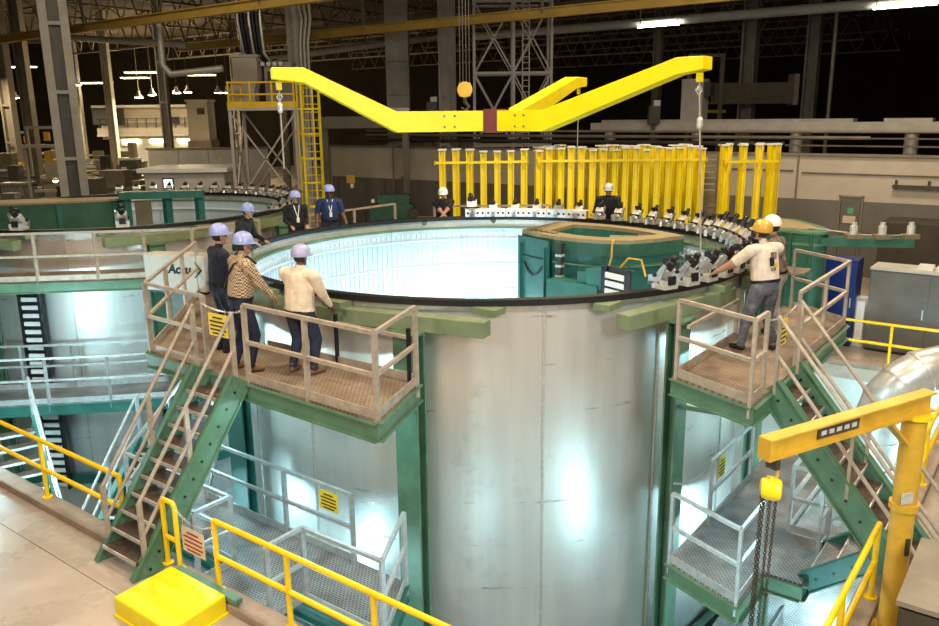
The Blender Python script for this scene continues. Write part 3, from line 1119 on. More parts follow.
ROWS = [(0.32, 0.5), (0.14, 0.84), (-0.04, 0.78), (-0.22, 0.84), (-0.38, 0.6)]
chain('sign_chain', 'thin chain between yellow hoop post and yellow rail at the step box', T(0.62, -7.82, 0.98), T(1.4, -7.82, 0.98), 0.12, M['steel'], 30, 0.014)
hung_sign('notice_sign', 'weathered tan notice with red print hanging by the step box', T(0.98, -7.84, 0.64), E1, 0.46, 0.34, M['signtan'], ROWS, M['redink'])
chain('sign_chain', 'thin chain across the stair opening behind the men at left', T(-0.42, -6.46, ZP + 0.98), T(0.52, -6.48, ZP + 0.98), 0.06, M['steel'], 30, 0.014)
hung_sign('notice_sign', 'yellow notice hanging at the stair head beside the man in dark jacket', T(0.02, -6.52, ZP + 0.73), E1, 0.42, 0.32, M['signyellow'], ROWS, M['ink'])
chain('sign_chain', 'thin chain across the head of the right stair', T(6.4, -3.0, ZP + 0.98), T(6.4, -1.55, ZP + 0.98), 0.08, M['steel'], 34, 0.014)
hung_sign('notice_sign', 'yellow notice hanging at the right stair head below the man in white shirt', T(6.42, -2.45, ZP + 0.70), E2, 0.36, 0.36, M['signyellow'], ROWS, M['ink'])
chain('sign_chain', 'steel chain from the inner rail to the column under the three men', T(1.55, -5.64, ZL + 1.04), T(2.0, -5.2, ZL + 0.98), 0.10, M['steel'], 24, 0.018)
hung_sign('notice_sign', 'yellow notice on the inner rail of the lower platform below the men', T(1.12, -5.68, ZL + 0.86), E1, 0.38, 0.30, M['signyellow'], ROWS, M['ink'])
chain('sign_chain', 'steel chain from the inner rail to the right front column', T(5.3, -1.55, ZL + 1.04), T(4.95, -2.2, ZL + 0.85), 0.12, M['steel'], 24, 0.018)
hung_sign('notice_sign', 'yellow notice on the inner rail of the right lower platform', T(5.33, -1.2, ZL + 0.86), E2, 0.3, 0.34, M['signyellow'], ROWS, M['ink'])


# small pale cabinet on the walkway between the tanks, with its lettering
nx = Vector((0.96, -0.28, 0))
ny = Vector((0, 0, 1))
c0 = Vector((-6.0, 16.6, ZP))
t = thing('control_cabinet', c0, 'pale cabinet lettered Accu on the walkway between the two tanks', 'cabinet')
MB().bar(c0 - nx * 0.72 + Vector((0, 0, 0.42)), c0 + nx * 0.72 + Vector((0, 0, 0.42)), 0.4, 0.76).build('cabinet_body', M['lightgrey'], t, bevel=0.02)
MB().bar(c0 - nx * 0.7 + Vector((0, 0, 0.02)), c0 + nx * 0.7 + Vector((0, 0, 0.02)), 0.36, 0.04).build('plinth', M['blackmetal'], t)
fr = nx.cross(ny) * 0.203
text_mesh('lettering', 'Accu', 0.26, M['ink'], t, c0 + fr + nx * 0.12 + Vector((0, 0, 0.50)), nx, ny)
b = MB()
b.tube([c0 + fr + nx * 0.50 + Vector((0, 0, 0.66)), c0 + fr + nx * 0.64 + Vector((0, 0, 0.50)), c0 + fr + nx * 0.48 + Vector((0, 0, 0.34))], [0.008, 0.03, 0.008], 6)
b.build('swoosh', M['ink'], t)

ORD = 'first second third fourth fifth sixth seventh eighth ninth tenth eleventh twelfth thirteenth fourteenth fifteenth sixteenth seventeenth eighteenth nineteenth twentieth twenty-first twenty-second twenty-third twenty-fourth twenty-fifth twenty-sixth twenty-seventh twenty-eighth twenty-ninth'.split()


# ================================================================== GREEN FIXTURES
def ring_prism(outer, inner, z0, z1):
    b = MB()
    n = len(outer)
    for lp, z in ((outer, z0), (outer, z1), (inner, z0), (inner, z1)):
        b.v += [(p[0], p[1], z) for p in lp]
    for i in range(n):
        j = (i + 1) % n
        for (p, q) in ((0, 1), (2, 3), (0, 2), (1, 3)):
            b.f.append((p * n + i, p * n + j, q * n + j, q * n + i))
            b.m.append(0)
    return b


def wall_loop(loop, z0, z1, th=0.05):
    cx = sum(p[0] for p in loop) / len(loop)
    cy = sum(p[1] for p in loop) / len(loop)
    inn = [(p[0] + (cx - p[0]) * th, p[1] + (cy - p[1]) * th) for p in loop]
    return ring_prism(loop, inn, z0, z1)


front = [(-0.95, 2.62), (-0.45, 2.36), (0.2, 2.16), (0.8, 2.10), (1.35, 2.16), (1.85, 2.42), (2.2, 2.95), (2.52, 3.75)]
back = [(4.5 * math.cos(R(q)), 4.5 * math.sin(R(q))) for q in (57, 64, 71, 78, 85, 92, 98, 103)]
core_ab = front + back
core = ab_poly(core_ab)
core_w = [(p.x, p.y) for p in core]
cc = (sum(p[0] for p in core_w) / len(core_w), sum(p[1] for p in core_w) / len(core_w))
t = thing('curved_fixture', (cc[0], cc[1], -1.2), 'teal curved fixture with tan top standing inside the big tank', 'fixture')
inner = [(p[0] + (cc[0] - p[0]) * 0.33, p[1] + (cc[1] - p[1]) * 0.33) for p in core_w]
ring_prism(core_w, inner, 3.14, 3.22).build('top_frame', M['tan'], t)
wall_loop(core_w, 2.86, 3.14, 0.03).build('upper_skirt', M['dgreen'], t)
body = [(cc[0] + (p[0] - cc[0]) * 0.95, cc[1] + (p[1] - cc[1]) * 0.95) for p in core_w]
wall_loop(body, -1.2, 2.86, 0.06).build('side_wall', M['teal'], t)
MB().prism(inner, 2.70, 2.74).build('inner_floor', M['dgreen'], t)
wall_loop([(cc[0] + (p[0] - cc[0]) * 1.03, cc[1] + (p[1] - cc[1]) * 1.03) for p in inner], 2.74, 3.14, 0.03).build('inner_wall', M['teal'], t)
# waist ledge that dips along the front
b = MB()
pts = [T(a, b_, 2.66) for (a, b_) in front]
for i in range(2, len(pts) - 1):
    b.bar(pts[i], pts[i + 1], 0.16, 0.03)
b.build('waist_ledge', M['green'], t)
# left end panel with its V notch, bolts and ribs
e0, e1 = T(-0.98, 2.60), T(0.12, 2.14)
ed = (e1 - e0).normalized()
en = ed.cross(Vector((0, 0, 1)))
MB().bar(e0 + en * 0.05 + Vector((0, 0, 0.95)), e1 + en * 0.05 + Vector((0, 0, 0.95)), 0.04, 4.3).build('end_panel', M['teal'], t)
for f in (0.12, 0.92):
    p = e0.lerp(e1, f) + en * 0.10
    MB().bar(p + Vector((0, 0, -1.2)), p + Vector((0, 0, 2.95)), 0.05, 0.07, up=en).build('panel_rib', M['teal'], t)
b = MB()
vp = [(0.22, 2.52), (0.36, 2.34), (0.52, 2.26), (0.68, 2.34), (0.84, 2.52)]
for i in range(4):
    p = e0.lerp(e1, vp[i][0]) + en * 0.085
    q = e0.lerp(e1, vp[i + 1][0]) + en * 0.085
    b.bar(p + Vector((0, 0, vp[i][1])), q + Vector((0, 0, vp[i + 1][1])), 0.03, 0.05)
b.build('v_gusset', M['black'], t)
for k in range(8):
    p = e0.lerp(e1, 0.2 + 0.085 * k)
    MB().bar(p + en * 0.07 + Vector((0, 0, 2.68)), p + en * 0.095 + Vector((0, 0, 2.68)), 0.05, 0.03).build('slot', M['black'], t)
# cable column and shelves on the front
p = T(0.42, 2.03)
MB().bar(p + Vector((0, 0, -1.2)), p + Vector((0, 0, 3.1)), 0.12, 0.1).build('cable_column', M['machine'], t)
for k in range(12):
    MB().box((p.x, p.y, 0.3 + 0.23 * k), (0.15, 0.16, 0.05), ROT).build('cable_clip', M['offwhite'], t)
for (a0, a1, z, m) in ((0.35, 1.6, 2.34, M['teal']), (1.3, 2.2, 2.66, M['teal'])):
    q0, q1 = T(a0, 1.85, z), T(a1, 1.78, z)
    MB().bar(q0, q1, 0.5, 0.04).build('shelf', m, t)
    MB().bar(q0 + Vector((0, 0, -0.2)) - E2 * 0.24, q1 + Vector((0, 0, -0.2)) - E2 * 0.24, 0.03, 0.36).build('shelf_front', m, t)
for a in (1.2, 1.95):
    MB().bar(T(a, 1.7, 1.0), T(a, 1.7, 2.6), 0.3, 0.06, up=E2).build('bracket_plate', M['teal'], t)
# tray with pale slats on the front
for k in range(4):
    z = 2.16 + 0.165 * k
    MB().bar(T(1.85, 1.42, z), T(2.4, 1.20, z), 0.05, 0.11).build('pale_slat', M['white'], t)
MB().bar(T(1.78, 1.52, 2.2), T(2.48, 1.24, 2.2), 0.05, 1.25).build('slat_backing', M['blackmetal'], t)
for (a, b_) in ((1.80, 1.45), (2.44, 1.19)):
    MB().bar(T(a, b_, 1.6), T(a, b_, 2.82), 0.06, 0.12).build('slat_side', M['blackmetal'], t)
# things lying in the top opening
MB().bar(T(-0.55, 3.25, 2.84), T(-0.25, 3.1, 2.84), 0.22, 0.2).build('white_box', M['white'], t)
for k in range(5):
    MB().bar(T(-0.72 + 0.17 * k, 2.62 - 0.05 * k, 3.225), T(-0.66 + 0.17 * k, 2.80 - 0.05 * k, 3.225), 0.05, 0.012).build('dark_slot', M['black'], t)
MB().tube([T(0.95, 3.3, 3.0), T(1.5, 3.6, 3.0)], 0.16, 14).build('roller', M['machine2'], t, smooth=True)
MB().tube([T(1.5, 3.6, 3.0), T(1.85, 3.75, 3.0)], 0.22, 14).build('motor', M['machine'], t, smooth=True)
MB().tube([T(1.62, 2.2, 3.24), T(1.65, 2.06, 3.22), T(1.66, 2.02, 2.9), T(1.62, 1.9, 2.55)], 0.022, 6).build('yellow_hose', M['ochre'], t, smooth=True)
MB().tube([T(2.0, 1.6, 2.7), T(2.25, 1.6, 3.0), T(2.55, 1.55, 3.0), T(2.7, 1.45, 2.7)], 0.022, 6).build('yellow_hose', M['ochre'], t, smooth=True)

# fixture beyond the right platform
loop = [(2.3, 8.3), (2.6, 7.3), (3.2, 6.98), (3.9, 6.92), (4.5, 6.95), (4.6, 7.5), (3.95, 8.5), (3.1, 9.2)]
lw = [(p.x, p.y) for p in ab_poly(loop)]
cx = (sum(p[0] for p in lw) / 8, sum(p[1] for p in lw) / 8)


def smooth_loop(lp, k=4):
    out = []
    n = len(lp)
    for i in range(n):
        p0, p1, p2, p3 = [Vector((*lp[(i + j) % n], 0)) for j in (-1, 0, 1, 2)]
        for q in range(k):
            u = q / k
            v = 0.5 * ((2 * p1) + (p2 - p0) * u + (2 * p0 - 5 * p1 + 4 * p2 - p3) * u * u + (3 * p1 - p0 - 3 * p2 + p3) * u ** 3)
            out.append((v.x, v.y))
    return out


lw = smooth_loop(lw)
t = thing('curved_fixture', (cx[0], cx[1], 0), 'dark green drum shaped fixture with tan top behind the right platform', 'fixture')
wall_loop(lw, 0, 3.0, 0.06).build('side_wall', M['dgreen'], t, smooth=True)
MB().prism([(cx[0] + (p[0] - cx[0]) * 1.04, cx[1] + (p[1] - cx[1]) * 1.04) for p in lw], 3.0, 3.06).build('top_plate', M['green'], t)
MB().prism([(cx[0] + (p[0] - cx[0]) * 0.72, cx[1] + (p[1] - cx[1]) * 0.72) for p in lw], 3.06, 3.09).build('top_sheet', M['tan'], t)
MB().prism([(cx[0] + (p[0] - cx[0]) * 1.01, cx[1] + (p[1] - cx[1]) * 1.01) for p in lw], 2.72, 2.78).build('hoop', M['green'], t)
for k in (3, 9, 12, 15):
    p = lw[k]
    MB().bar((p[0], p[1], 0.0), (p[0], p[1], 3.0), 0.12, 0.06).build('upright_rib', M['dgreen'], t)
# its tapering arm towards the cabinets
b = MB()
b.quad_box([T(4.2, 7.4, 2.72), T(4.4, 6.95, 2.72), T(6.4, 7.9, 2.72), T(6.2, 8.15, 2.72), T(4.2, 7.4, 2.92), T(4.4, 6.95, 2.92), T(6.4, 7.9, 2.92), T(6.2, 8.15, 2.92)])
b.build('arm', M['dgreen'], t)
for (a, b_) in ((5.2, 7.3), (5.75, 7.6), (6.28, 8.0)):
    o = MB().box(T(a, b_, 2.97), (0.34, 0.24, 0.1), ROT + 0.6).build('pad', M['machine2'], t)
    MB().lathe(T(a, b_, 3.02), [(0.09, 0), (0.09, 0.2), (0.06, 0.22), (0.06, 0.28)], 10).build('pad_head', M['offwhite'], o)
b = MB()
b.tube([T(4.2, 7.2, 3.12), T(5.4, 7.6, 2.98), T(5.9, 7.8, 2.98), T(6.3, 8.05, 3.0)], 0.02, 6)
b.build('air_line', M['rail'], t)

# green support bench under the yellow posts
t = thing('support_bench', T(3.0, 9.3, 0), 'dark green bench beam along the feet of the yellow posts', 'bench')
MB().bar((-1.3, 24.6, 2.3), (7.4, 24.6, 2.3), 1.9, 0.16).build('bench_top', M['dgreen'], t)
for x in (-1.0, 1.7, 4.4, 7.1):
    for y in (23.9, 25.3):
        MB().bar((x, y, 0), (x, y, 2.24), 0.16, 0.16).build('leg', M['dgreen'], t)
t = thing('support_bench', (8.9, 24.9, 0), 'short dark green bench under the right hand cluster of yellow posts', 'bench')
MB().prism([(7.45, 24.0), (9.7, 24.2), (9.7, 25.6), (7.45, 25.6)], 2.42, 2.56).build('bench_top', M['dgreen'], t)
for (x, y) in ((7.6, 24.2), (9.5, 24.5), (9.5, 25.4), (7.6, 25.4)):
    MB().bar((x, y, 0), (x, y, 2.44), 0.14, 0.14).build('leg', M['dgreen'], t)

# second tank's inner fixture
f2 = [(CT2 + a, b_) for (a, b_) in [(-4.1, -2.2), (-3.6, -2.8), (-2.9, -2.2), (-1.9, -0.9), (-1.25, 0.2), (-1.35, 0.9), (-2.0, 0.7), (-2.9, -0.3), (-3.9, -1.4)]]
w2 = smooth_loop([(p.x, p.y) for p in ab_poly(f2)], 3)
cx = (sum(p[0] for p in w2) / len(w2), sum(p[1] for p in w2) / len(w2))
t = thing('curved_fixture', (cx[0], cx[1], -1.0), 'dark green fixture with thin tan top inside the second tank', 'fixture')
wall_loop(w2, -1.0, 3.36, 0.06).build('side_wall', M['dgreen'], t, smooth=True)
MB().prism([(cx[0] + (p[0] - cx[0]) * 1.04, cx[1] + (p[1] - cx[1]) * 1.04) for p in w2], 3.36, 3.42).build('top_plate', M['tan'], t)
for k in (4, 9, 13):
    MB().bar((w2[k][0], w2[k][1], 0), (w2[k][0], w2[k][1], 3.3), 0.16, 0.08).build('upright_rib', M['teal'], t)
# teal box frames on the far right of the second tank's rim
t = thing('teal_box_stand', T(CT2 + 2.1, 3.3, 2.3), 'bright teal open box frame inside the second tank', 'frame')
b0, b1 = T(CT2 - 1.0, 0.6), T(CT2 + 0.7, 2.4)
for z in (2.45, 3.52):
    MB().bar(b0 + Vector((0, 0, z)), b1 + Vector((0, 0, z)), 0.4, 0.22).build('cross_beam', M['teal'], t)
for f in (0.06, 0.55, 0.94):
    p = b0.lerp(b1, f)
    MB().bar(p + Vector((0, 0, 2.4)), p + Vector((0, 0, 3.5)), 0.22, 0.2).build('upright', M['teal'], t)
p = b0.lerp(b1, 0.3)
MB().bar(p - E2 * 0.12 + Vector((-0.25, 0, 2.98)), p - E2 * 0.12 + Vector((0.25, 0.0, 2.98)), 0.05, 0.75).build('brown_panel', M['columndark'], t)

# ================================================================== RIM CLAMPS
def make_clamp():
    t = thing('rim_clamp', (0, 0, 0), 'pale metal clamp with black motor head sitting on the rim', 'clamp', 'clamps round the rim of the big tank')
    x = MB()
    x.box((0, 0, 0.04), (0.30, 0.30, 0.08))
    x.box((0.1, -0.12, 0.1), (0.12, 0.07, 0.10))
    x.box((0.1, 0.12, 0.1), (0.12, 0.07, 0.10))
    x.build('foot', M['offwhite'], t)
    x = MB()
    x.bar((-0.13, 0, 0.10), (0.08, 0, 0.35), 0.24, 0.13, up=(-0.7, 0, 0.6))
    x.build('body', M['offwhite'], t, bevel=0.015)
    x = MB()
    x.bar((-0.12, 0, 0.17), (-0.32, 0, 0.13), 0.15, 0.11)
    x.bar((-0.30, 0, 0.16), (-0.32, 0, 0.01), 0.12, 0.07)
    x.build('jaw', M['steel'], t)
    x = MB()
    x.lathe((0.10, 0, 0.38), [(0.07, -0.06), (0.08, 0), (0.08, 0.1), (0.055, 0.12), (0.055, 0.2), (0.03, 0.22)], 10, axis=(0.55, 0, 0.85))
    mo = x.build('motor_head', M['blackmetal'], t, smooth=True)
    MB().box((0.04, 0.0, 0.46), (0.12, 0.11, 0.09)).build('terminal_box', M['blackmetal'], mo)
    MB().box((0.16, 0, 0.15), (0.05, 0.14, 0.14)).build('side_block', M['blackmetal'], t)
    MB().tube([(-0.10, -0.16, 0.22), (-0.10, 0.16, 0.22)], 0.035, 8).build('cross_pin', M['blackmetal'], t)
    MB().bar((0.0, -0.14, 0.16), (0.13, -0.14, 0.40), 0.03, 0.08).build('side_link', M['steel'], t)
    return t


clamp0 = make_clamp()
angs = [131, 124.5, 118, 111.5, 105, 98.5, 92, 86, 80, 74.5, 69, 63.5, 58, 53, 48, 43, 38, 33, 28, 21, 15.5, 10, 4.5, -1, -6.5, -12, -17.5, -23]
for i, a in enumerate(angs):
    q = R(a)
    p = T(4.93 * math.cos(q), 4.93 * math.sin(q), 3.28)
    rz = q + ROT
    if i == 0:
        clamp0.location = p
        clamp0.rotation_euler = (0, 0, rz)
    else:
        c = dup(clamp0, p, rz, scale=(0.76,) * 3 if i < 14 else (0.9,) * 3)
    (clamp0 if i == 0 else c)['label'] = 'pale rim clamp with black motor, %s rightwards along the big rim from the white-hatted man' % ORD[i]
    if i in (11, 12, 14, 16, 23):
        o = clamp0 if i == 0 else c
        me = MB()
        me.box((0.02, -0.16, 0.22), (0.07, 0.05, 0.2))
        x = me.build('yellow_tag', M['signyellow'], clamp0)
        x.parent = o
        o['label'] = ['pale rim clamp with yellow tag behind the teal fixture', 'second pale rim clamp with yellow tag behind the teal fixture, counted from the left', 'pale rim clamp with yellow tag below the lifting line',
                      'pale rim clamp with yellow tag just in front of the man in yellow hard hat', 'pale rim clamp with yellow tag on the near right rim'][(11, 12, 14, 16, 23).index(i)]
        del o['group']
# clamps of the second tank
first = True
for i, a in enumerate([150, 143.5, 137, 130.5, 124, 117.5, 111, 104.5, 98, 91.5, 85, 78.5, 72, 65.5, 59, 52.5, 46, 39.5, 33, 26]):
    q = R(a)
    p = T(4.9 * math.cos(q), 4.9 * math.sin(q), 3.28, C2)
    c = dup(clamp0, p, q + ROT, 'small pale clamp on the far rim of the second tank, %s from the left' % ORD[i], scale=(0.72, 0.9, 0.62))
    c['group'] = 'clamps on the far rim of the second tank'
for a, l in ((-80, 'pale clamp on the near rim of the second tank, at the left edge'), (-70, 'pale clamp on the near rim of the second tank, above its white tray'), (-57.5, 'pale clamp on the near rim of the second tank, second from the right'), (-30, 'pale clamp on the near rim of the second tank, under the booth')):
    q = R(a)
    c = dup(clamp0, T(4.9 * math.cos(q), 4.9 * math.sin(q), 3.28, C2), q + ROT, l)
    del c['group']

# pale drilled bars lying on the far rim
holes = None
for k in range(6):
    a0, a1 = R(133 - k * 6.3) + ROT, R(133 - k * 6.3 - 6.1) + ROT
    t = thing('drilled_bar', (C1.x + 4.78 * math.cos((a0 + a1) / 2), C1.y + 4.78 * math.sin((a0 + a1) / 2), 3.28), 'pale curved bar with holes on the far rim, %s rightwards from the white-hatted man' % ORD[k], 'bar', 'drilled bars on the far rim')
    MB().arc(C1, 4.74, 4.78, 3.28, 3.47, a1, a0, 5).build('bar_body', M['bar'], t)
    for j in range(4):
        q = a1 + (a0 - a1) * (j + 0.5) / 4
        rd = Vector((math.cos(q), math.sin(q), 0))
        p = Vector((C1.x, C1.y, 3.375)) + rd * 4.742
        MB().tube([p, p - rd * 0.006], 0.03, 10).build('hole', M['ink'], t)
    MB().arc(C1, 4.74, 4.95, 3.47, 3.48, a1, a0, 5).build('top_flange', M['bar'], t)

# ================================================================== YELLOW POSTS
def make_post(h):
    t = thing('yellow_post', (0, 0, 0), 'tall yellow channel post', 'post')
    x = MB()
    x.box((0, 0.0, h / 2), (0.05, 0.16, h))
    x.build('web', M['yellow_beam'], t)
    for s_ in (-1, 1):
        MB().box((0, s_ * 0.075, h / 2), (0.22, 0.03, h)).build('flange', M['yellow_beam'], t)
    MB().box((0.05, 0, h + 0.02), (0.36, 0.22, 0.04)).build('cap_plate', M['white'], t)
    MB().box((0, 0, 0.012), (0.3, 0.26, 0.024)).build('foot_plate', M['yellow_beam'], t)
    return t


post0 = make_post(2.45)
k = 0
rowA = [(-0.74 + 0.40 * i, 24.0 + 0.03 * i) for i in range(7)]
rowB = [(2.05 + 0.315 * i, 23.95) for i in range(16)]
rowC = [(2.2 + 0.32 * i, 25.2) for i in range(16)]
rowD = [(7.55, 24.3), (7.98, 25.2), (8.12, 24.35), (8.42, 25.2), (8.62, 24.45), (8.95, 25.25), (9.02, 24.5), (9.28, 24.75)]
for nm, row, z, lab, gr in (('A', rowA, 2.38, 'tall yellow channel post in the open left row', 'yellow posts in the open left row'),
                            ('B', rowB, 2.38, 'tall yellow channel post in the crowded front row', 'yellow posts in the front row'),
                            ('C', rowC, 2.38, 'tall yellow channel post in the crowded rear row', 'yellow posts in the rear row'),
                            ('D', rowD, 2.56, 'tall yellow channel post in the small right cluster', 'yellow posts in the right cluster')):
    for kk, (x, y) in enumerate(row):
        rz = random.uniform(-0.25, 0.25) + (0.5 if nm == 'C' else 0.0) + PI / 2
        if k == 0:
            post0.location = (x, y, z)
            post0.rotation_euler = (0, 0, rz)
            o = post0
        else:
            o = dup(post0, (x, y, z), rz, scale=(1, 1, 0.94 if nm == 'D' else random.uniform(0.97, 1.02)))
        o['label'] = lab + ', %s from the left' % ORD[kk]
        o['group'] = gr
        k += 1
for (x0, y0, x1, y1, z, l) in ((-0.95, 23.88, 1.75, 24.06, 4.48, 'thin yellow tie bar across the open left row of posts'), (2.0, 23.82, 6.9, 23.82, 4.5, 'thin yellow tie bar across the crowded front row of posts'), (7.5, 24.12, 9.2, 24.28, 4.4, 'thin yellow tie bar across the right cluster of posts')):
    t = thing('tie_bar', (x0, y0, z), l, 'bar')
    MB().bar((x0, y0, z), (x1, y1, z), 0.03, 0.07).build('bar_body', M['yellow_beam'], t)
    for f in (0.0, 1.0):
        p = Vector((x0, y0, z)).lerp(Vector((x1, y1, z)), f)
        MB().box(p, (0.05, 0.08, 0.12)).build('end_clip', M['ochre'], t)
# slatted brown panel between the posts and the right cluster
t = thing('slatted_panel', (7.45, 26.0, 0), 'brown slatted panel standing between the yellow post groups', 'panel')
for x in (6.98, 7.92):
    MB().bar((x, 26.0, 0), (x, 26.0, 4.6), 0.07, 0.1).build('upright', M['columndark'], t)
for k in range(14):
    MB().bar((6.98, 26.0, 2.0 + 0.19 * k), (7.92, 26.0, 2.0 + 0.19 * k), 0.04, 0.15).build('slat', M['columndark'], t)

# ================================================================== LIFTING BEAM
HUB = Vector((C1.x, C1.y, 5.70))
t = thing('lifting_beam', HUB, 'big yellow three armed lifting beam hanging over the tank', 'lifting beam')


def arm_dir(deg):
    return Vector((math.cos(R(deg)), math.sin(R(deg)), 0))


for (deg, l1, l2, l3) in ((196.5, 1.85, 3.50, 4.05), (-41, 1.35, 3.95, 4.40), (62, 1.0, 4.3, 4.95)):
    d = arm_dir(deg)
    tip = 0.86
    prof = [(0.0, -0.19, 0.19), (l1, -0.19, 0.19), (l2, tip - 0.16, tip + 0.10), (l3, tip - 0.10, tip + 0.10)]
    x = MB()
    sd = d.cross(Vector((0, 0, 1)))
    n0 = 0
    for (l, z0, z1) in prof:
        for (s_, z) in ((-1, z0), (1, z0), (1, z1), (-1, z1)):
            x.v.append(tuple(HUB + d * l + sd * (0.17 * s_) + Vector((0, 0, z))))
    for i in range(3):
        for q in range(4):
            x.f.append((i * 4 + q, i * 4 + (q + 1) % 4, i * 4 + 4 + (q + 1) % 4, i * 4 + 4 + q))
            x.m.append(0)
    x.f += [(3, 2, 1, 0), (12, 13, 14, 15)]
    x.m += [0, 0]
    arm = x.build('arm', M['yellow_beam'], t, bevel=0.012)
    # end lug and shackle
    p = HUB + d * (l3 - 0.12) + Vector((0, 0, tip - 0.14))
    MB().bar(p, p - Vector((0, 0, 0.14)), 0.05, 0.1, up=d).build('lug', M['yellow_beam'], arm)
    if deg != 62:
        # bolted splice plate on the level part
        for s_ in (-1, 1):
            for (u_, w_) in ((0.75, 0.1), (0.75, -0.1), (0.95, 0.1), (0.95, -0.1)):
                q = HUB + d * u_ + sd * (0.175 * s_) + Vector((0, 0, w_))
                MB().tube([q - sd * 0.01, q + sd * 0.012], 0.022, 6).build('bolt', M['columndark'], arm)
x = MB()
x.bar(HUB + Vector((-0.05, -0.04, 0)), HUB + Vector((0.30, -0.18, 0)), 0.42, 0.44)
x.build('maroon_band', M['maroon'], t)

# hook block and its ropes
hb = Vector((-0.06, 21.6, 6.45))
t = thing('hook_block', hb, 'yellow hook block hanging on wire ropes behind the lifting beam', 'hook block')
x = MB()
for q in (-0.07, 0.07):
    x.lathe(hb + Vector((0, q - 0.03, 0)), [(0.05, 0), (0.2, 0.0), (0.2, 0.06), (0.05, 0.06)], 16, axis=(0, 1, 0))
x.box(hb, (0.3, 0.16, 0.34))
x.build('sheave_case', M['ochre'], t, bevel=0.02)
MB().tube([hb + Vector((0, 0, -0.18)), hb + Vector((0, 0, -0.3)), hb + Vector((0.1, 0, -0.42)), hb + Vector((0.02, 0, -0.52)), hb + Vector((-0.1, 0, -0.44))], [0.05, 0.05, 0.05, 0.04, 0.02], 8).build('hook', M['machine'], t, smooth=True)
for q in (-0.12, -0.04, 0.04, 0.12):
    MB().tube([hb + Vector((q, 0, 0.1)), hb + Vector((q, 0, 8.0))], 0.012, 5).build('wire_rope', M['machine'], t)
# lines falling from the arm tips
for (deg, l, zb, lab) in ((-41, 4.28, 3.45, 'pale lifting line falling from the right arm tip to the rim'), (62, 4.83, 4.6, 'dark lifting line under the rear arm tip'), (196.5, 3.93, 4.9, 'pale lifting line with small hook under the left arm tip')):
    d = arm_dir(deg)
    p = HUB + d * l + Vector((0, 0, 0.575))
    t = thing('lifting_line', p, lab, 'rope')
    e = Vector((p.x + (0.18 if deg == -41 else 0), p.y, zb))
    MB().tube([p, e], 0.014, 6).build('rope', M['rail'], t)
    MB().tube([p + Vector((0, 0, -0.05)), p + Vector((0.05, 0, -0.12)), p + Vector((0, 0, -0.2)), p + Vector((-0.05, 0, -0.12)), p + Vector((0, 0, -0.05))], 0.016, 6).build('shackle', M['steel'], t)
    q = p.lerp(e, 0.22)
    MB().lathe(q, [(0.03, -0.09), (0.05, -0.05), (0.05, 0.05), (0.03, 0.09)], 8).build('swivel', M['offwhite'], t)

# ================================================================== JIB CRANE
JP = Vector((4.68, 8.03, 0))
JT = Vector((2.72, 6.98, 2.80))
t = thing('jib_crane', JP, 'yellow jib crane with round post standing by the right kerb', 'crane')
x = MB()
x.tube([JP, JP + Vector((0, 0, 2.69))], 0.122, 20)
x.build('post', M['ochre'], t, smooth=True)
MB().tube([JP, JP + Vector((0, 0, 0.04))], 0.34, 20).build('base_plate', M['ochre'], t)
MB().tube([JP + Vector((0, 0, 1.62)), JP + Vector((0, 0, 1.70))], 0.15, 20).build('collar', M['ochre'], t, smooth=True)
MB().box(JP + Vector((-0.05, -0.135, 1.80)), (0.14, 0.02, 0.12), 0.3).build('paper_label', M['offwhite'], t)
MB().box(JP + Vector((0.02, -0.128, 1.22)), (0.05, 0.012, 0.2), 0.0).build('stencil_mark', M['machine'], t)
MB().tube([JP + Vector((0, 0, 2.67)), JP + Vector((0, 0, 2.71))], 0.17, 20).build('head_cap', M['yellow'], t)
jd = Vector((JT.x - JP.x, JT.y - JP.y, 0)).normalized()
ROOT = JP + jd * -0.22 + Vector((0, 0, 2.82))
TIP = Vector((JT.x, JT.y, 2.78))
x = MB()
for (dz, w, h) in ((0.095, 0.15, 0.022), (-0.095, 0.15, 0.022), (0, 0.03, 0.18)):
    x.bar(ROOT + Vector((0, 0, dz)), TIP + Vector((0, 0, dz)), w, h)
bm_ = x.build('boom', M['ochre'], t)
MB().bar(TIP - jd * 0.015, TIP + jd * 0.015, 0.15, 0.215).build('end_stop', M['ochre'], bm_)
js = jd.cross(Vector((0, 0, 1)))
if js.y > 0:
    js = -js
pm = ROOT.lerp(TIP, 0.60)
MB().bar(pm - jd * 0.30 + js * 0.022, pm + jd * 0.30 + js * 0.022, 0.014, 0.11).build('capacity_plate', M['machine'], bm_)
for k in range(5):
    q = pm + jd * (-0.22 + 0.11 * k) + js * 0.031
    MB().bar(q - jd * 0.035, q + jd * 0.035, 0.006, 0.045).build('plate_mark', M['offwhite'], bm_)
MB().bar(JP + Vector((0, 0, 2.40)) + jd * 0.12, JP + Vector((0, 0, 2.67)) + jd * 0.42, 0.1, 0.03).build('knee_brace', M['ochre'], t)

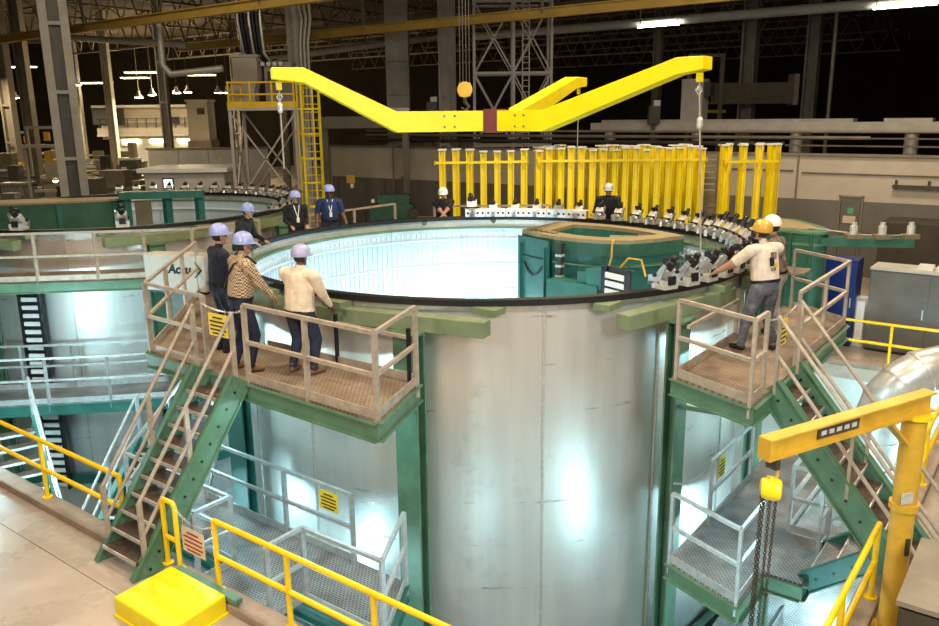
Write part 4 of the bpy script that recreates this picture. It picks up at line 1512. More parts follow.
HP = TIP - jd * 0.12
t = thing('chain_hoist', HP + Vector((0, 0, -0.5)), 'yellow chain hoist hanging from the tip of the jib', 'hoist')
MB().bar(HP + Vector((0, 0, -0.13)), HP + Vector((0, 0, -0.22)), 0.12, 0.06, up=jd).build('trolley', M['machine'], t)
MB().tube([HP + Vector((0, 0, -0.2)), HP + Vector((0.05, 0, -0.25)), HP + Vector((0.05, 0, -0.3)), HP + Vector((0, 0, -0.34)), HP + Vector((-0.04, 0, -0.3))], 0.016, 8).build('top_hook', M['ochre'], t, smooth=True)
hc = HP + Vector((0, 0, -0.43))
x = MB()
x.lathe(hc - Vector((0.07, -0.03, 0)), [(0.06, -0.01), (0.095, 0.0), (0.108, 0.05), (0.108, 0.12), (0.09, 0.165), (0.055, 0.175)], 18, axis=(0.9, -0.4, 0))
x.build('gear_case', M['yellow_beam'], t, smooth=True)
MB().lathe(hc + Vector((-0.09, 0.05, 0.02)), [(0.04, 0), (0.07, 0.01), (0.07, 0.05), (0.04, 0.06)], 16, axis=(0.9, -0.4, 0)).build('hand_wheel', M['ochre'], t, smooth=True)
MB().box(hc + Vector((0, 0, 0.07)), (0.09, 0.07, 0.08), 0.4).build('bracket', M['yellow_beam'], t)
for k, (dx, dy, zb) in enumerate(((-0.075, 0.02, -0.5), (-0.04, 0.05, -0.6), (0.0, 0.0, -0.55), (0.045, -0.03, 0.9))):
    p0 = hc + Vector((dx, dy, -0.04))
    p1 = Vector((p0.x - 0.03 + 0.02 * k * 0, p0.y, zb))
    n = int((p0.z - zb) / 0.032)
    b = MB()
    for i in range(n):
        c_ = p0.lerp(p1, (i + 0.5) / n)
        s1 = Vector((1, 0, 0)) if i % 2 else Vector((0, 1, 0))
        ring = [c_ + Vector((0, 0, 1)) * (0.024 * math.sin(2 * PI * q / 7)) + s1 * (0.013 * math.cos(2 * PI * q / 7)) for q in range(7)]
        b.tube(ring + [ring[0]], 0.0055, 4, cap=False)
    o = b.build('chain', M['machine'], t)
    tag(o, kind='stuff')

# ================================================================== RIGHT SIDE: CABINETS, DUCT, BENCH
def cabinet(name, label, a0, a1, b0, b1, h, m, doors=1, top=None):
    c = T((a0 + a1) / 2, b0, 0)
    t = thing(name, c, label, 'cabinet')
    MB().prism([(p.x, p.y) for p in ab_poly([(a0, b0), (a1, b0), (a1, b1), (a0, b1)])], 0.06, h).build('body', m, t, bevel=0.01)
    MB().prism([(p.x, p.y) for p in ab_poly([(a0 + 0.03, b0 + 0.03), (a1 - 0.03, b0 + 0.03), (a1 - 0.03, b1), (a0 + 0.03, b1)])], 0.0, 0.06).build('plinth', M['blackmetal'], t)
    wd = (a1 - a0) / doors
    for k in range(doors):
        q0 = T(a0 + wd * k + 0.015, b0 - 0.015, (h + 0.08) / 2)
        q1 = T(a0 + wd * (k + 1) - 0.015, b0 - 0.015, (h + 0.08) / 2)
        dr = MB().bar(q0, q1, 0.03, h - 0.14).build('door', m, t)
        MB().bar(q1 - E1 * 0.08 - E2 * 0.03 + Vector((0, 0, -0.12)), q1 - E1 * 0.08 - E2 * 0.03 + Vector((0, 0, 0.12)), 0.03, 0.03).build('door_handle', M['steel'], dr)
    if top:
        MB().prism([(p.x, p.y) for p in ab_poly([(a0 - 0.02, b0 - 0.05), (a1 + 0.02, b0 - 0.05), (a1 + 0.02, b1), (a0 - 0.02, b1)])], h, h + 0.05).build('top_panel', top, t)
    return t


cabinet('blue_cabinet', 'tall deep blue cabinet beyond the right platform', 4.4, 5.15, 8.45, 9.1, 2.22, M['blue'], 1)
cabinet('grey_cabinet', 'low run of three grey cabinets with pale top beyond the yellow rail', 5.46, 9.4, 8.4, 9.3, 2.05, M['greycab'], 3, M['lightgrey'])
t = thing('pale_cupboard', T(5.68, 8.75, 0), 'narrow pale cupboard between the blue and grey cabinets', 'cabinet')
MB().bar(T(5.3, 8.75, 0), T(5.3, 8.75, 1.28), 0.5, 0.22, up=E2).build('body', M['white'], t, bevel=0.01)
MB().bar(T(5.21, 8.48, 0.7), T(5.39, 8.48, 0.7), 0.02, 1.0).build('door', M['white'], t)
t = thing('warning_board', T(5.75, 9.6, 0), 'small yellow warning board on a post behind the pale cupboard', 'sign')
MB().bar(T(5.75, 9.6, 0), T(5.75, 9.6, 1.9), 0.05, 0.05).build('post', M['columndark'], t)
MB().bar(T(5.55, 9.56, 1.72), T(5.95, 9.56, 1.72), 0.02, 0.3).build('board', M['signyellow'], t)
cabinet('dark_cabinet', 'big dark brown enclosure behind the grey cabinets', 4.5, 9.8, 14.4, 16.0, 2.5, M['darkbrown'], 2)
for k, (a, l) in enumerate(((6.6, 'white tray on the grey cabinets, nearest the blue cabinet'), (7.0, 'white tray on the grey cabinets, middle one'), (7.4, 'white tray on the grey cabinets, farthest from the blue cabinet'))):
    t = thing('tray', T(a, 8.75, 2.10), l, 'tray')
    MB().bar(T(a - 0.15, 8.75, 2.115), T(a + 0.15, 8.75, 2.115), 0.3, 0.03).build('tray_floor', M['white'], t)
    for s_ in (-1, 1):
        MB().bar(T(a - 0.15, 8.75 + 0.15 * s_, 2.16), T(a + 0.15, 8.75 + 0.15 * s_, 2.16), 0.02, 0.11).build('tray_side', M['white'], t)
        MB().bar(T(a + 0.15 * s_, 8.6, 2.16), T(a + 0.15 * s_, 8.9, 2.16), 0.02, 0.11).build('tray_side', M['white'], t)
tag(MB().bar(T(7.7, 8.6, 2.14), T(9.0, 8.7, 2.14), 0.45, 0.07).build('white_panel', M['white'], bevel=0.01), 'flat white panel lying on the grey cabinets', 'panel')
# wall rack
t = thing('wall_rack', T(6.0, BW - 0.15, 3.25), 'long dark rail rack fixed high on the back wall at right', 'rack')
MB().bar(T(4.1, BW - 0.12, 3.28), T(9.5, BW - 0.12, 3.28), 0.1, 0.12).build('rail', M['machine'], t)
for k in range(6):
    MB().bar(T(4.2 + k * 1.0, BW - 0.08, 3.2), T(4.2 + k * 1.0, BW - 0.08, 3.5), 0.06, 0.08).build('bracket', M['machine'], t)

# silver duct elbow dropping into the pit
x = [(9.9, 15.2, 1.02), (9.2, 15.0, 0.98), (8.75, 14.98, 0.90), (8.38, 14.98, 0.68), (8.12, 15.0, 0.36), (8.0, 15.0, -0.05), (7.98, 15.0, -0.5), (7.98, 15.0, -3.9)]
t = thing('air_duct', (7.98, 15.0, -3.9), 'fat silver air duct with segmented elbow at the right edge', 'duct')
for i in range(len(x) - 1):
    p, q = Vector(x[i]), Vector(x[i + 1])
    if i == 0:
        MB().tube([Vector(q_) for q_ in x], 0.42, 28).build('duct_body', M['duct'], t, smooth=True)
    if i:
        dd = (q - p).normalized()
        MB().tube([p - dd * 0.025, p + dd * 0.025], 0.435, 24).build('seam_ring', M['duct'], t, smooth=True)

# dark bench cabinet at the right front
cabinet('bench_cabinet', 'dark bench cabinet with worn grey top behind the jib post', 8.47, 10.2, -5.5, -4.15, 1.42, M['darkbrown'], 2, M['columndark'])

# ================================================================== HALL: COLUMNS, ROOF STEEL, LAMPS
def h_column(x, y, w, m, z1=14.4, rz=ROT, d=None, web=None):
    d = d or w
    b = MB()
    xx = Vector((math.cos(rz), math.sin(rz), 0))
    yy = Vector((-xx.y, xx.x, 0))
    p = Vector((x, y, 0))
    for q in (-1, 1):
        c = p + xx * (q * w * (0.36 if web else 0.42))
        b.bar(c, c + Vector((0, 0, z1)), d, w * (0.3 if web else 0.16), up=xx)
    if not web:
        b.bar(p, p + Vector((0, 0, z1)), d * 0.12, w * 0.8, up=xx)
    o = structure(b.build('column', m))
    if web:
        MB().bar(p, p + Vector((0, 0, z1)), d * 0.12, w * 0.7, up=xx).build('web', web, o)
    for z in (2.0, 4.4, 6.8, 9.2, 11.6):
        MB().bar(p - xx * w * 0.36 + yy * (-d * 0.42) + Vector((0, 0, z)), p + xx * w * 0.36 + yy * (-d * 0.42) + Vector((0, 0, z)), 0.05, 0.12).build('batten_plate', m, o)
    MB().box((x, y, 0.03), (w * 1.5, w * 1.5, 0.06), rz).build('base_plate', m, o)
    return o


h_column(-14.9, 31, 0.95, M['column'], rz=0.44, d=0.45, web=M['machine'])  # dark web colour stands in for the shade in the column's recess
h_column(-26.2, 50, 0.6, M['columndark'], rz=0)
h_column(-30.1, 55, 0.7, M['columndark'], rz=0)
h_column(-29.8, 70, 0.6, M['wall_light'], rz=0)
h_column(-18.75, 52, 0.5, M['column'], rz=0)
h_column(-0.98, 42, 0.62, M['conduit'])
h_column(18.35, 55, 0.9, M['column'])
h_column(22.45, 55, 0.8, M['column'])
h_column(12.4, 55, 0.5, M['columndark'])
h_column(-46, 78, 0.6, M['columndark'], rz=0)
h_column(-38, 82, 0.6, M['columndark'], rz=0)
h_column(-22, 80, 0.6, M['columndark'], rz=0)
o = structure(MB().box((-3.65, 45, 7.2), (1.2, 1.2, 14.4), 0).build('column', M['column']))
for z in (3.5, 5.2, 6.9, 8.6, 10.3):
    MB().box((-3.65, 45, z), (1.26, 1.26, 0.06), 0).build('band', M['columndark'], o)
o = h_column(-7.65, 38, 0.5, M['lightgrey'])
for k, dx in enumerate((0.28, 0.45, 0.62)):
    pts = [(-7.65 + dx, 37.7, 0), (-7.65 + dx, 37.7, 9.0), (-7.55 + dx * 1.1, 37.7, 10.0), (-7.9 + dx * 1.6, 37.7, 11.0), (-7.9 + dx * 1.6, 37.7, 14.4)]
    MB().tube(pts, 0.07, 8).build('conduit', M['conduit'], o, smooth=True)
tag(MB().tube([(23.35, 54, 0), (23.35, 54, 14.4)], 0.13, 10).build('standpipe', M['conduit'], smooth=True), 'thin pale standpipe beside the rightmost big column', 'pipe')

# roof trusses: chords and lacing, each truss one thing of the roof
def truss(p0, p1, h, n, label):
    p0, p1 = Vector(p0), Vector(p1)
    t = thing('roof_truss', p0, label, 'truss')
    up = Vector((0, 0, h))
    MB().bar(p0, p1, 0.16, 0.14).build('bottom_chord', M['steelwork'], t)
    MB().bar(p0 + up, p1 + up, 0.16, 0.14).build('top_chord', M['steelwork'], t)
    b = MB()
    for i in range(n):
        a = p0.lerp(p1, i / n)
        c = p0.lerp(p1, (i + 0.5) / n)
        d = p0.lerp(p1, (i + 1) / n)
        b.bar(a, c + up, 0.08, 0.08)
        b.bar(c + up, d, 0.08, 0.08)
    b.build('lacing', M['steelwork'], t)
    tag(t.children[-1], kind='stuff')


for k, (v, l) in enumerate(((30, 'dark lattice roof truss nearest the tanks'), (40, 'dark lattice roof truss, second from the tanks'), (50, 'dark lattice roof truss, third from the tanks'), (62, 'dark lattice roof truss, fourth from the tanks'), (76, 'dark lattice roof truss, fifth from the tanks'), (92, 'dark lattice roof truss, farthest from the tanks'))):
    truss(E1 * (-75) + E2 * v + Vector((0, 0, 11.6)), E1 * (-16) + E2 * v + Vector((0, 0, 11.6)), 1.9, 30, l)
for k, (u, l) in enumerate(((-60, 'long dark roof joist over the left hall, leftmost'), (-48, 'long dark roof joist over the left hall, second'), (-38, 'long dark roof joist over the left hall, third'), (-28, 'long dark roof joist over the left hall, fourth'), (-16, 'long dark roof joist over the back wall'))):
    truss(E1 * u + E2 * 18 + Vector((0, 0, 13.0)), E1 * u + E2 * 100 + Vector((0, 0, 13.0)), 1.0, 26, l)
for (u0, u1, v, z, w, l) in ((-62, -6, 18.9, 9.5, 0.3, 'ochre crane girder crossing the upper left corner'), (-40, 6, 27.4, 9.5, 0.32, 'ochre crane girder running behind the lifting beam')):
    p, q = E1 * u0 + E2 * v + Vector((0, 0, z)), E1 * u1 + E2 * v + Vector((0, 0, z))
    t = thing('crane_girder', p, l, 'girder')
    MB().bar(p, q, 0.05, w).build('web', M['girder'], t)
    for s_ in (-1, 1):
        MB().bar(p + Vector((0, 0, s_ * w / 2)), q + Vector((0, 0, s_ * w / 2)), 0.3, 0.04).build('flange', M['girder'], t)
    for k in range(5):
        c = p.lerp(q, 0.1 + 0.2 * k)
        MB().bar(c, c + Vector((0, 0, 4.8)), 0.08, 0.08).build('hanger', M['steelwork'], t)
# pale pipes under the roof
for (pts, r, m, l, nm) in (([E1 * (-34) + E2 * 46.5 + Vector((0, 0, 11.0)), E1 * 12 + E2 * 46.5 + Vector((0, 0, 11.0))], 0.26, 'white', 'long pale duct under the roof at upper right', 'roof_duct'),
                           ([(-13, 51, 9.1), (-4.6, 49.5, 9.95), (-1.5, 49, 10.2)], 0.18, 'conduit', 'pale pipe under the roof behind the left arm of the lifting beam', 'roof_pipe'),
                           ([(-12.2, 34, 9.6), (-12.2, 34, 7.9), (-11.9, 34, 7.55), (-9.8, 34, 7.75)], 0.14, 'conduit', 'bent pale pipe hanging above the yellow railed tower', 'roof_pipe'),
                           ([(-23.5, 45, 10.2), (-14.8, 45, 9.6)], 0.16, 'conduit', 'pale pipe high between the left columns', 'roof_pipe'),
                           ([(-60, 66, 11.5), (-28, 60, 11.3)], 0.2, 'steelwork', 'dull pipe under the far left roof', 'roof_pipe')):
    tag(MB().tube(pts, r, 12).build(nm, M[m], smooth=True), l, 'pipe')
# bundle of dark hoses hanging at the top
t = thing('hose_bundle', (-9.0, 36.5, 7.7), 'bundle of looped dark hoses hanging at the top beside the conduit column', 'hose')
for k in range(7):
    dx = 0.16 * k
    pts = [(-9.7 + dx, 36.5, 14.0), (-9.75 + dx, 36.5, 9.8), (-9.55 + dx * 0.9, 36.4, 8.5), (-9.15 + dx * 0.8, 36.4, 8.1), (-8.6 + dx * 0.6, 36.5, 8.2)]
    MB().tube(pts, 0.085, 8).build('hose', M['blackmetal' if k % 3 else 'steel'], t, smooth=True)
for k in range(5):
    MB().tube([(-9.0 + 0.26 * k, 36.2, 8.05), (-9.0 + 0.26 * k, 36.4, 8.05)], 0.09, 8).build('coupling', M['white'], t)


def pendant(x, y, z, r, label, group=None):
    t = thing('high_bay_lamp', (x, y, z), label, 'lamp', group)
    MB().lathe((x, y, z), [(r, 0), (r * 0.85, 0.25 * r), (r * 0.35, 0.8 * r), (r * 0.3, 1.4 * r)], 14).build('shade', M['lightgrey'], t, smooth=True)
    MB().lathe((x, y, z - 0.06), [(r * 0.3, 0), (r * 0.8, 0.02), (r * 0.9, 0.06), (r * 0.5, 0.12)], 14).build('bulb', M['lampglow'], t, smooth=True)
    MB().tube([(x, y, z + 1.3 * r), (x, y, 14.52)], 0.03, 5).build('drop_rod', M['steelwork'], t)


for k, (x, y, z) in enumerate(((-29.3, 75, 7.7), (-28.1, 75, 7.9), (-27.0, 75, 8.0), (-25.9, 75, 8.05), (-24.9, 75, 8.1), (-21.9, 74, 8.0), (-21.1, 74, 8.0), (-43, 80, 7.9), (-36.5, 79, 9.0))):
    pendant(x, y, z, 0.4, ['glowing bell lamp over the far mezzanine, leftmost of its row', 'glowing bell lamp over the far mezzanine, second of its row', 'glowing bell lamp over the far mezzanine, middle of its row', 'glowing bell lamp over the far mezzanine, beside the dark column', 'glowing bell lamp over the far mezzanine, last of its row',
                           'glowing bell lamp left of the pair above the dark machine', 'glowing bell lamp right of the pair above the dark machine', 'glowing bell lamp at the left edge of the far hall', 'glowing bell lamp between the two left columns'][k])
for k, (x, y, z, l) in enumerate(((-34.5, 90, 10.6, 3.6), (-39.5, 90, 9.6, 3.2), (-28.6, 90, 10.3, 3.6), (-24.0, 92, 11.0, 3.0), (-46.5, 88, 11.2, 3.4), (-33.0, 84, 9.8, 2.6))):
    t = thing('roof_light', (x, y, z), ['lit warm roof panel light above the mezzanine', 'lit warm roof panel light left of the mezzanine', 'lit warm roof panel light right of the mezzanine', 'lit warm roof panel light highest at right', 'lit warm roof panel light behind the big left column', 'small lit warm roof light just over the lamp row'][k], 'lamp')
    MB().box((x, y, z + 0.1), (l, 1.2, 0.12)).build('housing', M['steelwork'], t)
    MB().box((x, y, z), (l * 0.94, 1.05, 0.06)).build('diffuser', M['stripglow'], t)
for (x, y, z, p) in ((-27, 73, 7.6, 2000), (-40, 78, 7.4, 1300), (-20, 60, 8.5, 600), (-30, 52, 8.5, 500), (-20, 40, 8.5, 300)):
    area('hall_lamp_light', (x, y, z), (x, y, 0), 1.5, p, (1.0, 0.80, 0.50))
for (x, y, z, p) in ((-27, 76, 8.6, 1400), (-36, 88, 9.0, 1400), (-22, 50, 9.0, 350)):
    point('hall_lamp_light', (x, y, z), p, (1.0, 0.80, 0.45), 0.5)

# ================================================================== HALL: FAR ROOMS, TOWERS, MACHINES
def boxes(name, label, cat, base, parts, group=None):
    """a thing of several box parts: (part name, centre, size, material, turn)"""
    t = thing(name, base, label, cat, group)
    for q in parts:
        MB().box(q[1], q[2], q[4] if len(q) > 4 else 0).build(q[0], M[q[3]], t)
    return t


# mezzanine office in the far hall
t = boxes('mezzanine_office', 'far warm lit mezzanine office with railed gallery', 'office', (-33.5, 86, 0),
          [('wall_panel', (-33.5, 88, 5.4), (9.0, 3, 3.2), 'wall_light'), ('fascia', (-33.5, 86, 4.6), (9.4, 0.3, 0.7), 'wall_light'), ('floor_slab', (-33.5, 86.5, 4.2), (9.4, 1.6, 0.2), 'lightgrey'), ('roof_slab', (-33.5, 87.5, 7.1), (9.6, 4.5, 0.25), 'lightgrey'),
           ('lower_wall', (-33, 89, 2.0), (9.0, 0.4, 4.0), 'white')])
for k in range(10):
    MB().box((-37.9 + 0.98 * k, 85.8, 5.4), (0.06, 0.06, 1.0)).build('post', M['machine'], t)
for z in (5.4, 5.9):
    MB().box((-33.5, 85.8, z), (9.4, 0.06, 0.06)).build('rail', M['machine'], t)
MB().box((-37.0, 86.1, 6.1), (3.2, 0.2, 1.6)).build('dark_window', M['machine'], t)
MB().box((-30.2, 86.1, 5.7), (0.9, 0.2, 0.6)).build('dark_sign', M['machine'], t)
for k in range(3):
    MB().box((-36.0 + 3.0 * k, 88.7, 3.6), (1.8, 0.1, 0.5)).build('lit_window', M['stripglow'], t)
boxes('office_block', 'tall pale wall block with small dark window in the far hall', 'building', (-22.6, 71, 0),
      [('wall_panel', (-22.6, 71, 5.6), (1.7, 2.0, 3.2), 'wall_light'), ('base', (-22.6, 71, 2.0), (2.0, 2.2, 4.0), 'columndark'), ('dark_window', (-22.3, 69.95, 6.4), (0.6, 0.1, 0.5), 'machine'), ('roof_slab', (-22.6, 71, 7.27), (1.9, 2.2, 0.16), 'lightgrey')])
# grey partition and the white booth
boxes('partition', 'long grey partition wall behind the white booth', 'partition', (-15, 44, 0),
      [('panel', (-16.2 + 1.6 * k, 44, 2.1), (1.57, 0.16, 4.2), 'lightgrey') for k in range(4)] + [('cap_rail', (-13.8, 44, 4.26), (6.6, 0.24, 0.1), 'columndark')])
t = boxes('booth', 'low white roofed booth with small lit window behind the second tank', 'booth', (-11.4, 34, 0),
          [('wall_panel', (-11.4, 34.2, 1.85), (3.2, 2.4, 3.7), 'lightgrey'), ('roof_slab', (-11.4, 34.2, 3.8), (3.6, 2.9, 0.16), 'white'), ('window_frame', (-12.05, 32.97, 3.25), (0.44, 0.06, 0.5), 'machine'), ('lit_screen', (-12.05, 32.93, 3.25), (0.32, 0.04, 0.38), 'screen'), ('door', (-10.6, 32.97, 1.5), (0.9, 0.05, 2.6), 'conduit')])
boxes('bench_table', 'brown topped work bench right of the white booth', 'bench', (-8.2, 31.4, 0),
      [('bench_top', (-8.2, 31.4, 3.0), (3.4, 1.2, 0.14), 'tan')] + [('leg', (-8.2 + sx * 1.5, 31.4 + sy * 0.5, 1.46), (0.1, 0.1, 2.92), 'machine') for sx in (-1, 1) for sy in (-1, 1)])
boxes('cabinet', 'pale cabinet under the brown bench by the tower', 'cabinet', (-8.4, 31.3, 0),
      [('body', (-8.4, 31.4, 1.35), (1.1, 0.6, 2.7), 'white'), ('door', (-8.67, 31.08, 1.4), (0.5, 0.04, 2.5), 'lightgrey'), ('door', (-8.13, 31.08, 1.4), (0.5, 0.04, 2.5), 'lightgrey')])
boxes('ochre_sheet_table', 'flat ochre sheet on a pedestal before the white booth', 'panel', (-11.6, 31, 0),
      [('top_sheet', (-11.7, 31, 3.02), (2.6, 0.8, 0.06), 'ochre'), ('pedestal', (-11.7, 31, 1.5), (1.4, 0.5, 2.98), 'machine')])

# scaffold tower with yellow rails
SX0, SX1, SY0, SY1 = -9.3, -6.75, 32.8, 34.8
t = thing('access_tower', (-8.0, 33.8, 0), 'lattice access tower with yellow railed deck behind the left men', 'tower')
for x in (SX0, SX1):
    for y in (SY0, SY1):
        MB().box((x, y, 3.1), (0.12, 0.12, 6.2)).build('leg', M['conduit'], t)
for y in (SY0, SY1):
    for (z0, z1) in ((2.4, 6.0), (0.0, 3.0)):
        for (xa, xb) in ((SX0, SX1), (SX1, SX0)):
            MB().bar((xa, y, z0), (xb, y, z1), 0.06, 0.06).build('brace', M['conduit'], t)
for x in (SX0, SX1):
    for (ya, yb) in ((SY0, SY1), (SY1, SY0)):
        MB().bar((x, ya, 2.6), (x, yb, 6.0), 0.06, 0.06).build('brace', M['conduit'], t)
MB().box((-8.02, 33.8, 6.16), (2.7, 2.2, 0.14)).build('deck', M['lightgrey'], t)
MB().box((-8.02, 32.72, 6.32), (2.7, 0.05, 0.2)).build('toe_board', M['yellow'], t)
for k in range(4):
    MB().box((SX0 + 0.85 * k, 32.72, 6.7), (0.07, 0.07, 1.0)).build('post', M['yellow'], t)
for y in (33.4, 34.6):
    for x in (SX0, SX1):
        MB().box((x, y, 6.7), (0.07, 0.07, 1.0)).build('post', M['yellow'], t)
for z in (6.7, 7.15):
    MB().box((-8.02, 32.72, z), (2.65, 0.06, 0.06)).build('rail', M['yellow'], t)
    for x in (SX0, SX1):
        MB().box((x, 33.7, z), (0.06, 2.0, 0.06)).build('rail', M['yellow'], t)
# yellow caged ladder
t = thing('caged_ladder', (-6.05, 32.2, 0), 'tall yellow caged ladder beside the access tower', 'ladder')
for x in (-6.38, -5.72):
    MB().box((x, 32.3, 3.6), (0.09, 0.07, 7.2)).build('side_rail', M['yellow_beam'], t)
for k in range(23):
    MB().tube([(-6.38, 32.3, 0.3 + 0.3 * k), (-5.72, 32.3, 0.3 + 0.3 * k)], 0.025, 6).build('rung', M['yellow_beam'], t)
for k in range(6):
    z = 2.4 + 0.92 * k
    MB().arc((-6.05, 32.0), 0.42, 0.45, z, z + 0.07, PI, 2 * PI, 10).build('cage_hoop', M['yellow_beam'], t)
for q in (-0.43, -0.22, 0.22, 0.43):
    yq = 32.0 - math.sqrt(max(0, 0.44 ** 2 - q * q))
    MB().box((-6.05 + q, yq, 4.75), (0.05, 0.04, 4.8)).build('cage_strap', M['yellow_beam'], t)

# pale air duct hood above the tower
t = thing('duct_hood', (-9.5, 36.2, 6.3), 'pale sheet metal duct hood above the yellow railed tower', 'duct')
x = MB()
for (xa, xb, z) in ((-10.3, -9.05, 6.3), (-10.2, -9.1, 6.9), (-9.95, -8.9, 7.5), (-9.95, -8.9, 8.3)):
    for (px_, py_) in ((xa, 35.9), (xb, 35.9), (xb, 36.7), (xa, 36.7)):
        x.v.append((px_, py_, z))
for i in range(3):
    for q in range(4):
        x.f.append((i * 4 + q, i * 4 + (q + 1) % 4, i * 4 + 4 + (q + 1) % 4, i * 4 + 4 + q))
        x.m.append(0)
x.f += [(3, 2, 1, 0), (12, 13, 14, 15)]
x.m += [0, 0]
x.build('hood', M['wall_light'], t)
MB().box((-9.42, 36.3, 8.36), (1.2, 0.95, 0.1)).build('flange', M['lightgrey'], t)
boxes('air_handler', 'grey box air handler beside the duct hood', 'machine', (-8.2, 36.8, 6.3),
      [('casing', (-8.15, 37.0, 7.2), (1.2, 1.0, 1.9), 'column'), ('louvre', (-8.15, 36.48, 7.5), (0.9, 0.05, 0.5), 'machine'), ('support', (-8.15, 37.0, 3.1), (0.3, 0.3, 6.2), 'steelwork')])

# lattice tower behind the lifting beam
t = thing('lattice_tower', (2.45, 45.5, 0), 'tall grey lattice tower behind the lifting beam', 'tower')
LX = (0.4, 2.5, 4.5)
for y in (45.0, 47.0):
    for x in LX:
        MB().box((x, y, 6.2), (0.13, 0.13, 12.4)).build('leg', M['conduit'], t)
for y in (45.0, 47.0):
    for z in (4.2, 8.0, 11.6):
        MB().box((2.45, y, z), (4.2, 0.1, 0.13)).build('girt', M['conduit'], t)
    for i in range(2):
        for (z0, z1) in ((4.2, 8.0), (8.0, 11.6)):
            for (xa, xb) in ((LX[i], LX[i + 1]), (LX[i + 1], LX[i])):
                MB().bar((xa, y, z0), (xb, y, z1), 0.07, 0.07).build('brace', M['conduit'], t)
for s_ in (2.95, 3.3):
    MB().box((s_, 44.8, 6.4), (0.06, 0.06, 12.0)).build('ladder_side', M['conduit'], t)
for k in range(30):
    MB().box((3.12, 44.8, 3.4 + 0.3 * k), (0.34, 0.04, 0.04)).build('ladder_rung', M['conduit'], t)

# conveyor gallery along the back, above the wall
t = thing('conveyor_gallery', T(5, 21.5, 0), 'long beige covered conveyor running above the back wall at right', 'conveyor')
g0, g1 = T(-10.3, 23.5), T(18, 23.5)
MB().bar(g0 + Vector((0, 0, 5.22)), g1 + Vector((0, 0, 5.22)), 0.9, 0.34).build('trough', M['lightgrey'], t)
for (f0, f1) in ((0.02, 0.18), (0.2, 0.42), (0.46, 0.52), (0.66, 0.9)):
    p, q = g0.lerp(g1, f0), g0.lerp(g1, f1)
    MB().bar(p + Vector((0, 0, 5.46)), q + Vector((0, 0, 5.46)), 0.8, 0.14).build('cover', M['conduit'], t)
for k in range(7):
    p = g0.lerp(g1, 0.03 + 0.155 * k)
    MB().tube([p, p + Vector((0, 0, 5.05))], 0.26, 12).build('leg', M['conduit'], t, smooth=True)
for z in (4.45, 4.75):
    MB().bar(g0 + Vector((0, 0, z)) - E2 * 0.6, g1 + Vector((0, 0, z)) - E2 * 0.6, 0.06, 0.06).build('side_rail', M['columndark'], t)
boxes('control_box', 'upright pale machine cabinet standing on the conveyor behind the right arm', 'cabinet', T(-5.3, 23.6, 5.4),
      [('body', T(-5.3, 23.6, 6.35), (1.0, 0.7, 1.9), 'conduit', ROT), ('side_unit', T(-4.65, 23.6, 6.85), (0.3, 0.5, 0.6), 'machine', ROT)])
boxes('dark_duct', 'dark horizontal duct box between the right columns', 'duct', (17.5, 53.5, 0),
      [('duct_body', (18.2, 53.6, 7.0), (5.0, 0.9, 1.3), 'columndark'), ('end_flange', (20.8, 53.6, 7.2), (0.3, 1.1, 1.9), 'conduit'), ('support', (16.2, 53.6, 3.2), (0.2, 0.2, 6.4), 'columndark')])
t = boxes('frame_gate', 'dark brown open frame with crossbars behind the right arm tip', 'frame', (14.2, 50, 0),
          [('post', (13.2, 50, 4.6), (0.22, 0.22, 9.2), 'columndark'), ('post', (15.1, 50, 4.6), (0.22, 0.22, 9.2), 'columndark'), ('cross_bar', (14.15, 50, 9.1), (2.1, 0.2, 0.2), 'columndark'), ('cross_bar', (14.15, 50, 5.9), (2.6, 0.2, 0.16), 'ochre'), ('cross_bar', (14.15, 50, 6.4), (2.1, 0.1, 0.08), 'columndark')])
# overhead mechanics behind the left wall, over the fence
boxes('crane_trolley', 'beige crane carriage above the back wall left of the big grey column', 'machine', (-3.5, 44, 4),
      [('beam', (-5.0, 40, 5.55), (4.4, 0.5, 0.55), 'columndark'), ('end_block', (-3.2, 39.9, 5.8), (0.9, 0.6, 0.8), 'conduit'), ('post', (-6.9, 40.2, 2.7), (0.3, 0.3, 5.4), 'columndark'), ('post', (-3.0, 40.2, 2.7), (0.3, 0.3, 5.4), 'columndark')])
for k, (z, r, m) in enumerate(((4.62, 0.09, 'machine'), (4.86, 0.07, 'steelwork'), (5.08, 0.05, 'columndark'))):
    tag(MB().tube([T(-22, BW + 1.2, z), T(0 + 3 * k, BW + 1.2, z)], r, 8).build('wall_pipe', M[m], smooth=True), ['lowest dark pipe running over the back wall', 'middle dull pipe running over the back wall', 'highest thin pipe running over the back wall'][k], 'pipe')
for k, (x, y, w, z, l) in enumerate(((-1.8, 42.6, 0.55, 6.1, 'bright angled bracket arm behind the bend of the left arm'), (8.6, 38.5, 0.5, 5.75, 'dark valve stack above the posts at the rear arm'))):
    boxes('valve_stack', l, 'machine', (x, y, 0), [('body', (x, y, z), (w, 0.4, 0.8), 'machine'), ('head', (x + 0.1, y, z + 0.5), (w * 0.6, 0.3, 0.3), 'conduit'), ('stand', (x, y, z / 2 - 0.2), (0.14, 0.14, z - 0.4), 'machine')])
